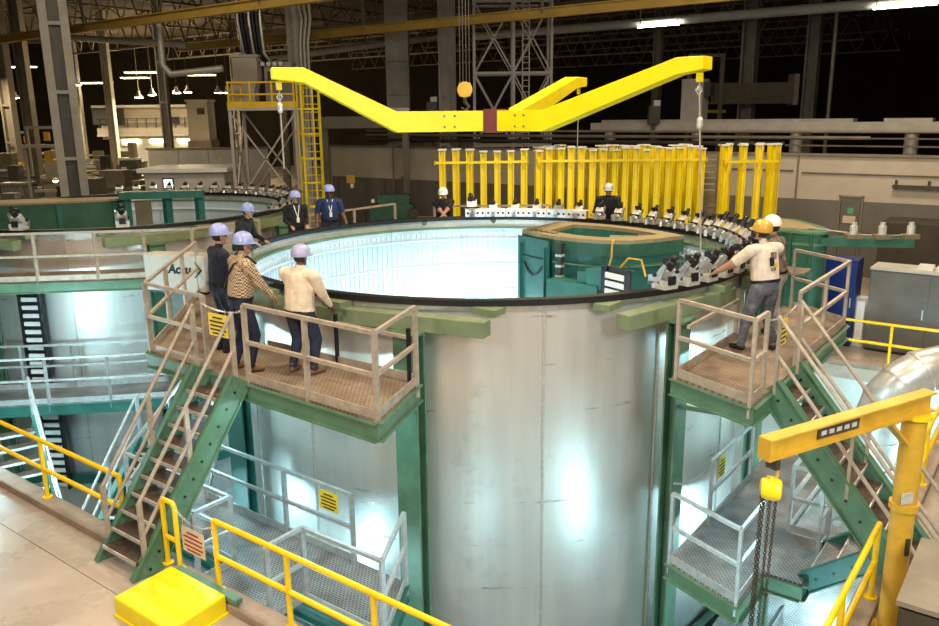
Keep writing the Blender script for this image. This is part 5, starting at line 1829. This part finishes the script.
# dark fence posts before the wall at left of the tank
for k, (x, h, l) in enumerate(((-6.03, 2.95, 'dark fence post nearest the yellow ladder'), (-4.8, 2.95, 'dark fence post behind the man with lanyard'), (-3.85, 2.95, 'dark fence post left of the green machine'), (-3.05, 3.05, 'dark fence post carrying no sign, behind the green machine'))):
    t = thing('fence_post', (x, 38, 0), l, 'post')
    MB().box((x, 38, h / 2), (0.1, 0.1, h)).build('upright', M['machine'], t)
    MB().box((x, 38, 0.03), (0.3, 0.3, 0.06)).build('foot', M['machine'], t)
    MB().box((x, 38, h + 0.02), (0.14, 0.14, 0.04)).build('cap', M['machine'], t)
boxes('warning_board', 'ochre warning board on a dark post before the back wall', 'sign', (-5.35, 37.5, 0), [('post', (-5.35, 37.5, 1.6), (0.08, 0.08, 3.2), 'machine'), ('board', (-5.35, 37.42, 3.05), (0.38, 0.04, 0.36), 'ochre'), ('paper', (-5.3, 37.38, 2.75), (0.14, 0.02, 0.2), 'white')])
boxes('green_machine', 'dark green sloping machine before the back wall', 'machine', (-3.3, 36, 0), [('body', (-3.4, 36.5, 1.0), (1.9, 1.2, 2.0), 'dgreen'), ('hood', (-3.3, 36.4, 2.2), (1.4, 0.9, 0.5), 'dgreen'), ('lamp', (-4.2, 35.9, 2.2), (0.14, 0.1, 0.14), 'white'), ('console', (-2.4, 35.8, 1.5), (0.4, 0.4, 0.7), 'machine')])
boxes('yellow_cart', 'yellow cart with dark slots by the green machine', 'cart', (-1.4, 36, 0), [('body', (-1.75, 35.6, 1.1), (1.0, 0.7, 0.8), 'ochre'), ('frame', (-1.75, 35.6, 0.45), (1.2, 0.8, 0.1), 'machine'), ('wheel', (-2.2, 35.3, 0.2), (0.12, 0.4, 0.4), 'black'), ('wheel', (-1.3, 35.3, 0.2), (0.12, 0.4, 0.4), 'black'), ('handle', (-1.1, 35.6, 1.7), (0.06, 0.6, 0.5), 'ochre')])
# machines crowding the left hall
rnd = random.Random(5)
KINDS = [('lathe_machine', 'machine', ['machine', 'machine2', 'conduit']), ('work_bench', 'bench', ['machine', 'columndark', 'machine2']), ('crate_stack', 'crate', ['columndark', 'machine', 'machine2']), ('tool_cabinet', 'cabinet', ['greycab', 'machine', 'steel']), ('press_machine', 'machine', ['dgreen', 'machine', 'offwhite'])]
WHERE = ['left of the far columns', 'under the mezzanine', 'beside the big left column', 'before the grey partition', 'at the left edge', 'behind the second tank', 'below the lamp row', 'near the white booth']
SIZEW = ['low dark', 'tall dark', 'squat khaki', 'narrow pale', 'wide brown', 'worn green', 'boxy grey', 'cluttered black']
used = set()
placed = [(-14.9, 31, 2, 2), (-12, 34, 4, 3), (-26.2, 50, 1, 1), (-30.1, 55, 1, 1), (-18.75, 52, 1, 1)]
for k in range(90):
    y = rnd.uniform(33, 66)
    x = y * rnd.uniform(-0.575, -0.405)
    nm, cat, ms = KINDS[k % 5]
    w, d_, h = rnd.uniform(0.8, 2.4), rnd.uniform(0.7, 1.4), rnd.uniform(1.4, 3.2)
    for tries in range(60):
        if all(abs(x - q[0]) > 0.65 * (w + q[2]) or abs(y - q[1]) > 0.65 * (d_ + q[3]) for q in placed):
            break
        y = rnd.uniform(33, 66)
        x = y * rnd.uniform(-0.575, -0.405)
    else:
        continue
    placed.append((x, y, w, d_))
    px_ = 469.5 + 834 * x / y
    wh = WHERE[4] if px_ < 20 else WHERE[0] if px_ < 45 else WHERE[2] if px_ < 100 else WHERE[1] if px_ < 130 else WHERE[3] if y < 44 else WHERE[6]
    lab = None
    for s_ in SIZEW[k % 8:] + SIZEW[:k % 8]:
        for ex in ('', ' with raised head', ' with top tray', ' on a steel frame', ' with small panel', ' near an aisle'):
            l = '%s %s%s %s in the left hall' % (s_, nm.replace('_', ' '), ex, wh)
            if l not in used:
                lab = l
                break
        if lab:
            break
    used.add(lab)
    parts = [('body', (x, y, h * 0.45), (w, d_, h * 0.9), ms[0]), ('base', (x, y, 0.08), (w * 1.08, d_ * 1.08, 0.16), ms[1]), ('top_plate', (x, y, h * 0.93), (w * 1.05, d_ * 1.05, h * 0.05), ms[2])]
    if nm in ('lathe_machine', 'press_machine'):
        parts += [('head', (x + w * 0.2, y, h * 1.12), (w * 0.35, d_ * 0.6, h * 0.35), ms[1]), ('arm', (x - w * 0.2, y, h * 1.2), (w * 0.5, 0.12, 0.12), ms[2]), ('panel', (x - w * 0.25, y - d_ * 0.52, h * 0.6), (w * 0.3, 0.05, h * 0.3), 'offwhite')]
    elif nm == 'work_bench':
        parts += [('tray', (x + w * 0.15 * q, y, h * 1.0), (w * 0.22, d_ * 0.4, 0.2), ['white', 'steel', 'ochre'][q % 3]) for q in (-2, 0, 2)]
    elif nm == 'crate_stack':
        parts += [('upper_crate', (x - w * 0.15, y, h * 1.1), (w * 0.6, d_ * 0.8, h * 0.3), ms[0]), ('band', (x, y - d_ * 0.5, h * 0.5), (w * 1.02, 0.04, 0.08), 'steel')]
    else:
        parts += [('drawer', (x, y - d_ * 0.51, h * (0.15 + 0.22 * q)), (w * 0.85, 0.04, h * 0.16), ms[2]) for q in range(4)]
    boxes(nm, lab, cat, (x, y, 0), parts)

# dark rails and hoists in the left hall
for k, (x0, x1, y, l) in enumerate(((-22, -14.8, 31.5, 'dark guard rail crossing in front of the left hall machines'), (-27, -19.5, 44, 'dark guard rail farther back among the left hall machines'))):
    t = thing('guard_rail', (x0, y, 0), l, 'railing')
    n_ = 6
    for q in range(n_ + 1):
        x = x0 + (x1 - x0) * q / n_
        MB().box((x, y, 1.45), (0.08, 0.08, 2.9)).build('post', M['machine'], t)
    for z in (2.1, 2.85):
        MB().box(((x0 + x1) / 2, y, z), (abs(x1 - x0), 0.07, 0.09)).build('rail', M['machine'], t)
for k, (x, y, z, l) in enumerate(((-20.5, 40, 4.6, 'pale hanging hoist frame between the left columns'), (-24.5, 48, 5.4, 'small pale gantry frame at the left hall'), (-31, 58, 5.0, 'pale gantry frame at the far left'))):
    t = thing('hoist_frame', (x, y, 0), l, 'frame')
    for q in (-0.9, 0.9):
        MB().box((x + q, y, z / 2), (0.1, 0.1, z)).build('leg', M['conduit'], t)
    MB().box((x, y, z), (2.0, 0.14, 0.16)).build('cross_beam', M['conduit'], t)
    MB().box((x + 0.2, y, z - 0.5), (0.3, 0.2, 0.5)).build('hoist_body', M['ochre'], t)
for k, (x, y, z, c) in enumerate(((-19.6, 39, 3.0, 'left'), (-17.2, 38, 3.1, 'middle'), (-28.5, 52, 3.3, 'far'), (-22.6, 45, 3.4, 'rear'), (-33.2, 60, 3.6, 'farthest'))):  # small lamps added to put bright specks among the machines
    t = thing('speck_lamp', (x, y, 0), 'small lit lamp added on a thin stand in the left hall, %s one' % c, 'lamp')
    MB().box((x, y, z / 2), (0.06, 0.06, z)).build('stand', M['machine'], t)
    MB().lathe((x, y, z), [(0.16, 0), (0.14, 0.08), (0.05, 0.16)], 10).build('shade', M['lightgrey'], t)
    MB().lathe((x, y - 0.02, z - 0.05), [(0.08, 0), (0.13, 0.03), (0.10, 0.05)], 10).build('bulb', M['lampglow'], t)

# strip lamps that wash the pale roof duct
for k, (f0, f1, l) in enumerate(((-22.0, -19.5, 'lit strip lamp under the pale roof duct, left one'), (-9.4, -6.6, 'lit strip lamp under the pale roof duct, right one'))):
    p, q = E1 * f0 + E2 * 46.1 + Vector((0, 0, 10.72)), E1 * f1 + E2 * 46.1 + Vector((0, 0, 10.72))
    t = thing('strip_lamp', p, l, 'lamp')
    MB().bar(p + Vector((0, 0, -0.06)), q + Vector((0, 0, -0.06)), 0.16, 0.05).build('housing', M['steelwork'], t)
    MB().tube([p, q], 0.04, 8).build('tube', M['lampglow'], t)
    for f in (0.05, 0.95):
        c = p.lerp(q, f)
        MB().bar(c, c + Vector((0, 0, 4.0)), 0.03, 0.03).build('hanger', M['steelwork'], t)

# ================================================================== PEOPLE
M['skin'] = mat('skin_tone', (0.42, 0.22, 0.15), 0.55, 0, 0.06, 20)
M['skin_dark'] = mat('dark_skin_tone', (0.12, 0.06, 0.04), 0.5, 0, 0.06, 20)
M['boot'] = mat('brown_boot_leather', (0.16, 0.075, 0.035), 0.6, 0, 0.2, 20)
M['blackboot'] = mat('black_boot_leather', (0.015, 0.013, 0.012), 0.5, 0, 0.2, 20)
M['denim_dark'] = mat('dark_denim', (0.016, 0.022, 0.05), 0.8, 0, 0.25, 14, 0.3)
M['denim'] = mat('faded_grey_denim', (0.10, 0.105, 0.13), 0.8, 0, 0.3, 10, 0.3, dirt=(0.22, 0.22, 0.24), dirt_at=0.6)
M['greytrouser'] = mat('grey_work_trousers', (0.30, 0.26, 0.22), 0.8, 0, 0.2, 12, 0.3)
M['navy'] = mat('navy_cloth', (0.008, 0.012, 0.03), 0.8, 0, 0.25, 14, 0.3)
M['blueshirt'] = mat('dark_blue_shirt', (0.012, 0.03, 0.11), 0.75, 0, 0.2, 14, 0.3)
M['blackcloth'] = mat('black_cloth', (0.008, 0.008, 0.010), 0.8, 0, 0.25, 14, 0.3)
M['cream'] = mat('cream_shirt_cloth', (0.74, 0.60, 0.44), 0.8, 0, 0.12, 9, 0.4)
M['whitecloth'] = mat('white_tee_cloth', (0.72, 0.62, 0.50), 0.8, 0, 0.1, 9, 0.4)
M['camo'] = mat('brown_camo_cloth', (0.13, 0.09, 0.06), 0.8, 0, 0.5, 14, 0.3, dirt=(0.32, 0.24, 0.18), dirt_at=0.56)
M['hatblue'] = mat('pale_blue_helmet', (0.30, 0.36, 0.68), 0.3, 0, 0.04, 5, coat=0.3)
M['hatwhite'] = mat('white_helmet', (0.82, 0.81, 0.78), 0.3, 0, 0.04, 5, coat=0.3)
M['hatmixed'] = mat('lilac_helmet', (0.36, 0.36, 0.58), 0.3, 0, 0.05, 5, coat=0.3)
M['hatyellow'] = mat('golden_helmet', (0.62, 0.36, 0.05), 0.35, 0, 0.06, 5, coat=0.3)
M['hatgrey'] = mat('grey_helmet', (0.50, 0.50, 0.52), 0.3, 0.2, 0.05, 5, coat=0.3)
M['hair'] = mat('dark_hair', (0.02, 0.014, 0.01), 0.6, 0, 0.3, 40)
M['eye'] = mat('dark_eye', (0.01, 0.01, 0.01), 0.2, 0, 0.02, 5)
M['leather'] = mat('black_leather', (0.01, 0.009, 0.009), 0.4, 0, 0.2, 20)


def check_cloth(name, a, b_, sc):
    m = bpy.data.materials.new(name)
    nt, bs = nodes(m)
    N, L = nt.nodes, nt.links
    tc = N.new('ShaderNodeTexCoord')
    ck = N.new('ShaderNodeTexChecker')
    ck.inputs['Scale'].default_value = sc
    ck.inputs['Color1'].default_value = (*a, 1)
    ck.inputs['Color2'].default_value = (*b_, 1)
    L.new(tc.outputs['Object'], ck.inputs['Vector'])
    L.new(ck.outputs['Color'], bs.inputs['Base Color'])
    bs.inputs['Roughness'].default_value = 0.8
    return m


M['checked'] = check_cloth('brown_check_cloth', (0.62, 0.46, 0.30), (0.10, 0.055, 0.035), 42)


def ik(s, h, l1, l2, pole):
    d = h - s
    L = min(d.length, (l1 + l2) * 0.995)
    d.normalize()
    a = (l1 * l1 - l2 * l2 + L * L) / (2 * L)
    hh = math.sqrt(max(0, l1 * l1 - a * a))
    p = (pole - d * pole.dot(d)).normalized()
    return s + d * a + p * hh, s + d * L


def person(label, loc, face, H=1.74, lean=0.0, hands=((0.22, 0.12, 0.85), (-0.22, 0.12, 0.85)), feet=((0.12, 0.0), (-0.12, 0.0)), shirt='cream', trouser='denim_dark', boot='boot', skin='skin', hat='hatblue',
           sleeve='long', head_turn=0.0, head_tilt=0.0, bulk=1.0, twist=0.0, extras=()):
    """one continuous body grown from tapered limbs and fused, dressed by region. face = heading in degrees (world)"""
    k = H / 1.74
    t = thing('person', loc, label, 'person')
    BASE[t] = Vector((0, 0, 0))
    V = Vector
    seg = []   # (p0, p1, r0, r1, tag)
    mb = MB()

    def add(p0, p1, r0, r1, tg, sx=1.0, side=None):
        mb.cone(p0, p1, r0, r1, 12, sx, side)
        seg.append((V(p0), V(p1), r0, r1, tg))
    hipz = 0.90 * k
    rotl = Matrix.Rotation(-lean, 3, 'X')
    hip = V((0, 0, hipz))
    rott = Matrix.Rotation(twist, 3, 'Z')

    def up(v):
        return hip + rotl @ (rott @ (V(v) - hip))
    X = V((1, 0, 0))
    W_ = bulk
    # torso
    add(up((0, 0, 0.90 * k)), up((0, 0, 1.02 * k)), 0.122 * W_, 0.124 * W_, 'pelvis', 1.36, X)
    add(up((0, 0, 1.02 * k)), up((0, 0.0, 1.18 * k)), 0.124 * W_, 0.124 * W_, 'shirt', 1.38, X)
    add(up((0, 0, 1.18 * k)), up((0, -0.01, 1.34 * k)), 0.122 * W_, 0.112 * W_, 'shirt', 1.45, X)
    add(up((-0.13 * W_, -0.01, 1.39 * k)), up((0.13 * W_, -0.01, 1.39 * k)), 0.072 * W_, 0.072 * W_, 'shirt')
    add(up((0, -0.01, 1.40 * k)), up((0, 0.005, 1.50 * k)), 0.075, 0.058, 'shirt')
    # neck and head
    nb = up((0, 0.0, 1.46 * k))
    rh = rotl @ Matrix.Rotation(head_turn, 3, 'Z') @ Matrix.Rotation(-head_tilt + lean * 0.0, 3, 'X')
    hc = up((0, 0.02, 1.615 * k))

    def hd(v):
        return hc + rh @ (V(v) * k)
    add(nb, hd((0, -0.01, -0.06)), 0.056, 0.054, 'skin')
    add(hd((0, -0.012, 0.03)), hd((0, -0.012, 0.04)), 0.094, 0.092, 'skin', 0.84, rh @ X)
    add(hd((0, 0.02, -0.045)), hd((0, 0.045, -0.075)), 0.066, 0.045, 'skin', 0.92, rh @ X)
    add(hd((0, 0.075, -0.085)), hd((0, 0.078, -0.088)), 0.024, 0.02, 'skin')
    add(hd((0, 0.078, 0.01)), hd((0, 0.103, -0.026)), 0.011, 0.016, 'skin')
    add(hd((-0.02, 0.083, -0.056)), hd((0.02, 0.083, -0.056)), 0.011, 0.011, 'skin')
    for s in (-1, 1):
        add(hd((0.079 * s, -0.012, 0.012)), hd((0.085 * s, -0.018, -0.03)), 0.018, 0.012, 'skin')
        add(hd((0.034 * s, 0.068, 0.028)), hd((0.02 * s, 0.076, 0.026)), 0.014, 0.012, 'skin')
    # legs
    for i, s in enumerate((1, -1)):
        hp = V((0.088 * s * W_, 0, 0.88 * k))
        an = V((feet[i][0], feet[i][1] - 0.03, 0.095))
        kn, an = ik(hp, an, 0.42 * k, 0.40 * k, V((0.1 * s, 1, 0)))
        add(hp, kn, 0.093 * W_, 0.066 * W_, 'trouser')
        add(kn, an, 0.066 * W_, 0.056, 'trouser')
        yaw = 0.25 * s
        fx = V((math.sin(yaw), math.cos(yaw), 0))
        add(V((an.x, an.y, 0.12)), V((an.x, an.y, 0.05)), 0.052, 0.05, 'boot')
        add(V((an.x, an.y, 0.046)) - fx * 0.03, V((an.x, an.y, 0.042)) + fx * 0.10, 0.046, 0.044, 'boot')
        add(V((an.x, an.y, 0.042)) + fx * 0.10, V((an.x, an.y, 0.038)) + fx * 0.16, 0.046, 0.038, 'boot', 1.1, V((1, 0, 0)))
    # arms and hands
    for i, s in enumerate((1, -1)):
        sh = up((0.195 * s * W_, -0.01, 1.385 * k))
        hand = V(hands[i])
        el, wr = ik(sh, hand, 0.29 * k, 0.26 * k, V((0.22 * s, -0.45, -1.0)))
        add(sh, el, 0.068 * W_, 0.054 * W_, 'shirt')
        fore = 'shirt' if sleeve == 'long' else 'skin'
        if sleeve == 'short':
            seg[-1] = (seg[-1][0], sh.lerp(el, 0.75), 0.064 * W_, 0.054 * W_, 'shirt')
            seg.append((sh.lerp(el, 0.85), el, 0.04, 0.04, 'skin'))
        add(el, wr, 0.050 * W_, 0.036, fore)
        d = (wr - el).normalized()
        palm_n = V((0, 0, -1)) - d * d.dot(V((0, 0, -1)))
        if palm_n.length < 0.3:
            palm_n = V((-s, 0, 0)) - d * d.dot(V((-s, 0, 0)))
        palm_n.normalize()
        sd = d.cross(palm_n).normalized()
        if sd.x * s > 0:
            sd = -sd          # thumb side points inwards
        pe = wr + d * 0.085
        add(wr, wr + d * 0.02, 0.028, 0.027, 'skin')
        for q in (-0.02, 0.005, 0.026):
            add(wr + d * 0.02 + sd * q * 0.7, pe + sd * q, 0.018, 0.016, 'skin')
        for q, ln in ((0.033, 0.066), (0.012, 0.076), (-0.010, 0.070), (-0.031, 0.054)):
            a = pe + sd * q
            b_ = a + d * ln * 0.48 + palm_n * ln * 0.16
            c_ = b_ + d * ln * 0.30 + palm_n * ln * 0.36
            add(a, b_, 0.0105, 0.0095, 'skin')
            add(b_, c_, 0.0095, 0.008, 'skin')
        a = wr + d * 0.028 + sd * 0.022
        b_ = a + sd * 0.032 + d * 0.028 + palm_n * 0.01
        add(a, b_, 0.014, 0.012, 'skin')
        add(b_, b_ + d * 0.032 + sd * 0.006 + palm_n * 0.012, 0.011, 0.009, 'skin')
    # fuse into one skin
    me = bpy.data.meshes.new('body')
    me.from_pydata(mb.v, [], mb.f)
    tmp = bpy.data.objects.new('body_source', me)
    COL.objects.link(tmp)
    md = tmp.modifiers.new('fuse', 'REMESH')
    md.mode = 'VOXEL'
    md.voxel_size = 0.0095
    ms = tmp.modifiers.new('relax', 'SMOOTH')
    ms.factor = 0.5
    ms.iterations = 3
    dg = bpy.context.evaluated_depsgraph_get()
    body = bpy.data.meshes.new_from_object(tmp.evaluated_get(dg))
    bpy.data.objects.remove(tmp)
    n = len(body.polygons)
    cen = np.zeros(n * 3)
    body.polygons.foreach_get('center', cen)
    cen = cen.reshape(-1, 3)
    best = np.full(n, 1e9)
    idx = np.zeros(n, int)
    order = ['shirt', 'trouser', 'skin', 'boot', 'pelvis']
    for (p0, p1, r0, r1, tg) in seg:
        a = np.array(p0)
        ab = np.array(p1 - p0)
        L2 = max(ab @ ab, 1e-9)
        f = np.clip(((cen - a) @ ab) / L2, 0, 1)
        dist = np.linalg.norm(cen - (a + f[:, None] * ab), axis=1) - (r0 + (r1 - r0) * f)
        m_ = dist < best
        best[m_] = dist[m_]
        idx[m_] = order.index(tg)
    # the belt line splits shirt from trousers
    beltz = (0.90 if 'untucked' in extras else 0.965) * k
    pl = (idx == 4) | (idx == 1)
    up_n = rotl @ V((0, 0, 1))
    hgt = (cen - np.array(hip)) @ np.array(up_n) + hipz
    idx[pl] = np.where(hgt[pl] > beltz, 0, 1)
    if 'untucked' in extras:
        idx[(idx == 1) & (hgt > beltz)] = 0
    body.materials.clear()
    for q in (shirt, trouser, skin, boot):
        body.materials.append(M[q])
    body.polygons.foreach_set('material_index', idx.astype(np.int32))
    body.polygons.foreach_set('use_smooth', [True] * n)
    o = bpy.data.objects.new('body', body)
    COL.objects.link(o)
    o.parent = t
    BASE[o] = V((0, 0, 0))
    # belt
    b = MB()
    ring = []
    for q in range(20):
        an = 2 * PI * q / 20
        ring.append(hip + rotl @ V((0.172 * W_ * math.cos(an), 0.130 * W_ * math.sin(an), beltz - hipz)))
    for q in range(20):
        b.bar(ring[q], ring[(q + 1) % 20], 0.014, 0.04, up=up_n)
    if 'untucked' not in extras:
        b.build('belt', M['leather'], t)
    # eyes
    for s in (-1, 1):
        MB().lathe(hd((0.032 * s, 0.0775, 0.012)), [(0.002, -0.004), (0.011, 0), (0.010, 0.004), (0.003, 0.007)], 8, axis=rh @ V((0, 1, 0))).build('eye', M['eye'], t, smooth=True)
    # hair under the helmet
    x = MB()
    for (z, r) in ((-0.055, 0.070), (-0.02, 0.090), (0.02, 0.0975), (0.05, 0.098)):
        for q in range(14):
            an = PI + PI * q / 13 if True else 0
            x.v.append(tuple(hd((r * 0.9 * math.cos(an), -0.012 + r * 1.03 * math.sin(an), z))))
    for i in range(3):
        for q in range(13):
            x.f.append((i * 14 + q, i * 14 + q + 1, i * 14 + 15 + q, i * 14 + 14 + q))
            x.m.append(0)
    h_ = x.build('hair', M['hair'], t, smooth=True)
    sm = h_.modifiers.new('thick', 'SOLIDIFY')
    sm.thickness = 0.008
    # hard hat: shell, ridge, brim and peak
    ax = rh @ V((0, -0.10, 1)).normalized()
    hp = hd((0, -0.008, 0.055))
    x = MB()
    x.lathe(hp, [(0.134 * k, -0.03), (0.134 * k, -0.01), (0.130 * k, 0.03), (0.116 * k, 0.078), (0.088 * k, 0.112), (0.046 * k, 0.132), (0.012, 0.137)], 22, axis=ax)
    hh = x.build('hard_hat', M[hat], t, smooth=True)
    x = MB()
    fw = (rh @ V((0, 1, 0)) - ax * (rh @ V((0, 1, 0))).dot(ax)).normalized()
    sx_ = fw.cross(ax)
    n0 = 13
    for (rr, dz) in ((0.112, 0.0), (1.0, -0.004)):
        for q in range(n0):
            an = -1.15 + 2.3 * q / (n0 - 1)
            r = 0.112 * k if rr < 1 else (0.136 + 0.055 * math.cos(an) ** 2) * k
            x.v.append(tuple(hp + fw * (r * math.cos(an)) + sx_ * (r * math.sin(an)) + ax * (dz - 0.02)))
    for q in range(n0 - 1):
        x.f.append((q, q + 1, n0 + q + 1, n0 + q))
        x.m.append(0)
    pk = x.build('peak', M[hat], hh, smooth=True)
    sm = pk.modifiers.new('thick', 'SOLIDIFY')
    sm.thickness = 0.008
    x = MB()
    pts = []
    for q in range(9):
        an = 0.25 + (PI - 0.5) * q / 8
        pts.append(hp + fw * (0.112 * k * math.cos(an)) + ax * (0.137 * math.sin(an)))
    x.tube(pts, 0.009, 6)
    x.build('ridge', M[hat], hh, smooth=True)
    for e in extras:
        if e == 'lanyard':
            for s in (-1, 1):
                b = MB()
                b.bar(up((0.07 * s, 0.075, 1.46 * k)), up((0.0, 0.14 * W_, 1.16 * k)), 0.016, 0.01, up=V((0, 1, 0)))
                b.build('lanyard', M['hatwhite'], t)
            MB().bar(up((0, 0.142 * W_, 1.17 * k)), up((0, 0.138 * W_, 1.06 * k)), 0.07, 0.008, up=V((0, 1, 0))).build('badge', M['hatwhite'], t)
        if e == 'strap':
            pts = [up((0.10, 0.13 * W_, 1.40 * k)), up((0.12, 0.03, 1.40 * k + 0.078 * W_)), up((0.10, -0.11 * W_, 1.39 * k)), up((0.0, -0.142 * W_, 1.24 * k)), up((-0.11 * W_, -0.122 * W_, 1.08 * k)), up((-0.182 * W_, -0.03, 0.98 * k))]
            b = MB()
            for q in range(5):
                b.tube([pts[q], pts[q + 1]], 0.016, 6)
            b.build('shoulder_strap', M['leather'], t)
            MB().box(up((-0.17, 0.05, 0.99 * k)), (0.09, 0.10, 0.11)).build('pouch', M['leather'], t)
        if e == 'print':
            for (px_, pz, w, h, mm) in ((0.02, 1.30, 0.10, 0.10, 'camo'), (-0.02, 1.22, 0.08, 0.13, 'blackcloth'), (0.04, 1.17, 0.07, 0.06, 'ochre'), (0.0, 1.12, 0.09, 0.05, 'camo')):
                MB().bar(up((px_ - w / 2, -0.125 * W_, pz * k)), up((px_ + w / 2, -0.125 * W_, pz * k)), 0.012, h, up=up_n).build('back_print', M[mm], t)
        if e == 'glasses':
            for s in (-1, 1):
                MB().bar(hd((0.010 * s, 0.096, 0.010)), hd((0.058 * s, 0.082, 0.012)), 0.008, 0.028).build('lens', M['eye'], t)
                MB().bar(hd((0.060 * s, 0.080, 0.014)), hd((0.085 * s, -0.01, 0.016)), 0.006, 0.007).build('glasses_arm', M['eye'], t)
    BASE[t] = V(loc)
    t.location = loc
    t.rotation_euler = (0, 0, R(face - 90))
    return t


# the three men at the near rail
pz = ZP
person('person in cream shirt and dark jeans leaning on the rim, back to us', (-2.36, 10.95, pz), 58, 1.76, 0.10, ((0.26, 0.36, 0.92), (-0.26, 0.36, 0.94)), ((0.20, 0.04), (-0.14, -0.02)), 'cream', 'denim_dark', 'boot', 'skin_dark', 'hatmixed', bulk=1.36, extras=('untucked',))
person('person in brown checked shirt with black shoulder strap, arms on the rim', (-3.22, 11.1, pz), 36, 1.93, 0.12, ((0.22, 0.42, 1.04), (-0.16, 0.46, 1.04)), ((0.16, 0.06), (-0.12, -0.06)), 'checked', 'denim_dark', 'boot', 'skin', 'hatblue', bulk=1.34, extras=('strap',))
person('person in dark jacket standing left of the checked shirt', (-3.80, 12.1, pz), 36, 1.92, 0.06, ((0.22, 0.26, 0.98), (-0.22, 0.10, 0.86)), ((0.13, 0.02), (-0.13, 0.0)), 'navy', 'denim_dark', 'blackboot', 'skin', 'hatblue', bulk=1.26)
# men on the far left side of the rim
person('person in black jacket and pale blue hard hat leaning on the left rim', (-4.75, 16.7, pz), -10, 1.80, 0.30, ((0.24, 0.46, 1.02), (-0.22, 0.46, 1.02)), ((0.12, 0), (-0.12, -0.1)), 'blackcloth', 'denim_dark', 'blackboot', 'skin', 'hatblue', bulk=1.25, head_tilt=-0.2)
person('person in long black coat behind the left rim under the yellow ladder', (-4.15, 19.5, pz), -60, 1.76, 0.03, ((0.2, 0.22, 1.0), (-0.2, 0.22, 1.0)), ((0.11, 0), (-0.11, 0)), 'blackcloth', 'blackcloth', 'blackboot', 'skin', 'hatblue', bulk=1.15, extras=('lanyard',))
person('person in dark blue shirt with pale lanyard behind the left rim', (-3.45, 20.2, pz), -72, 1.84, 0.06, ((0.36, 0.22, 0.98), (-0.36, 0.22, 0.98)), ((0.14, 0), (-0.14, 0)), 'blueshirt', 'denim_dark', 'blackboot', 'skin_dark', 'hatblue', 'short', bulk=1.25, extras=('lanyard',))
# men on the far rim
person('person in black shirt and white hard hat with folded arms on the far rim', (-0.66, 21.42, pz), -88, 1.66, 0.22, ((-0.03, 0.42, 1.0), (0.03, 0.46, 1.0)), ((0.12, 0), (-0.12, 0)), 'blackcloth', 'denim_dark', 'blackboot', 'skin', 'hatwhite', 'short', bulk=1.15)
person('person in black jacket with dark glasses among the clamps on the far rim', (3.60, 20.95, pz), -100, 1.76, 0.20, ((0.38, 0.28, 1.05), (-0.30, 0.34, 1.0)), ((0.12, 0), (-0.12, 0)), 'blackcloth', 'denim_dark', 'blackboot', 'skin', 'hatgrey', bulk=1.22, extras=('glasses',))
# men at the right platform
person('person in printed white tee and golden hard hat reaching over the right rim', (4.42, 11.85, pz), 116, 1.92, 0.16, ((-0.02, 0.74, 1.26), (-0.52, 0.50, 1.16)), ((0.15, -0.05), (-0.28, 0.16)), 'whitecloth', 'denim', 'blackboot', 'skin', 'hatyellow', 'short', bulk=1.38, head_tilt=-0.2, extras=('print',))
person('person in brown patterned shirt and white hard hat behind the white tee', (4.86, 12.55, pz), 140, 1.90, 0.16, ((0.16, 0.56, 1.12), (-0.34, 0.20, 0.98)), ((0.13, 0.1), (-0.12, -0.16)), 'camo', 'greytrouser', 'blackboot', 'skin', 'hatwhite', bulk=1.2)
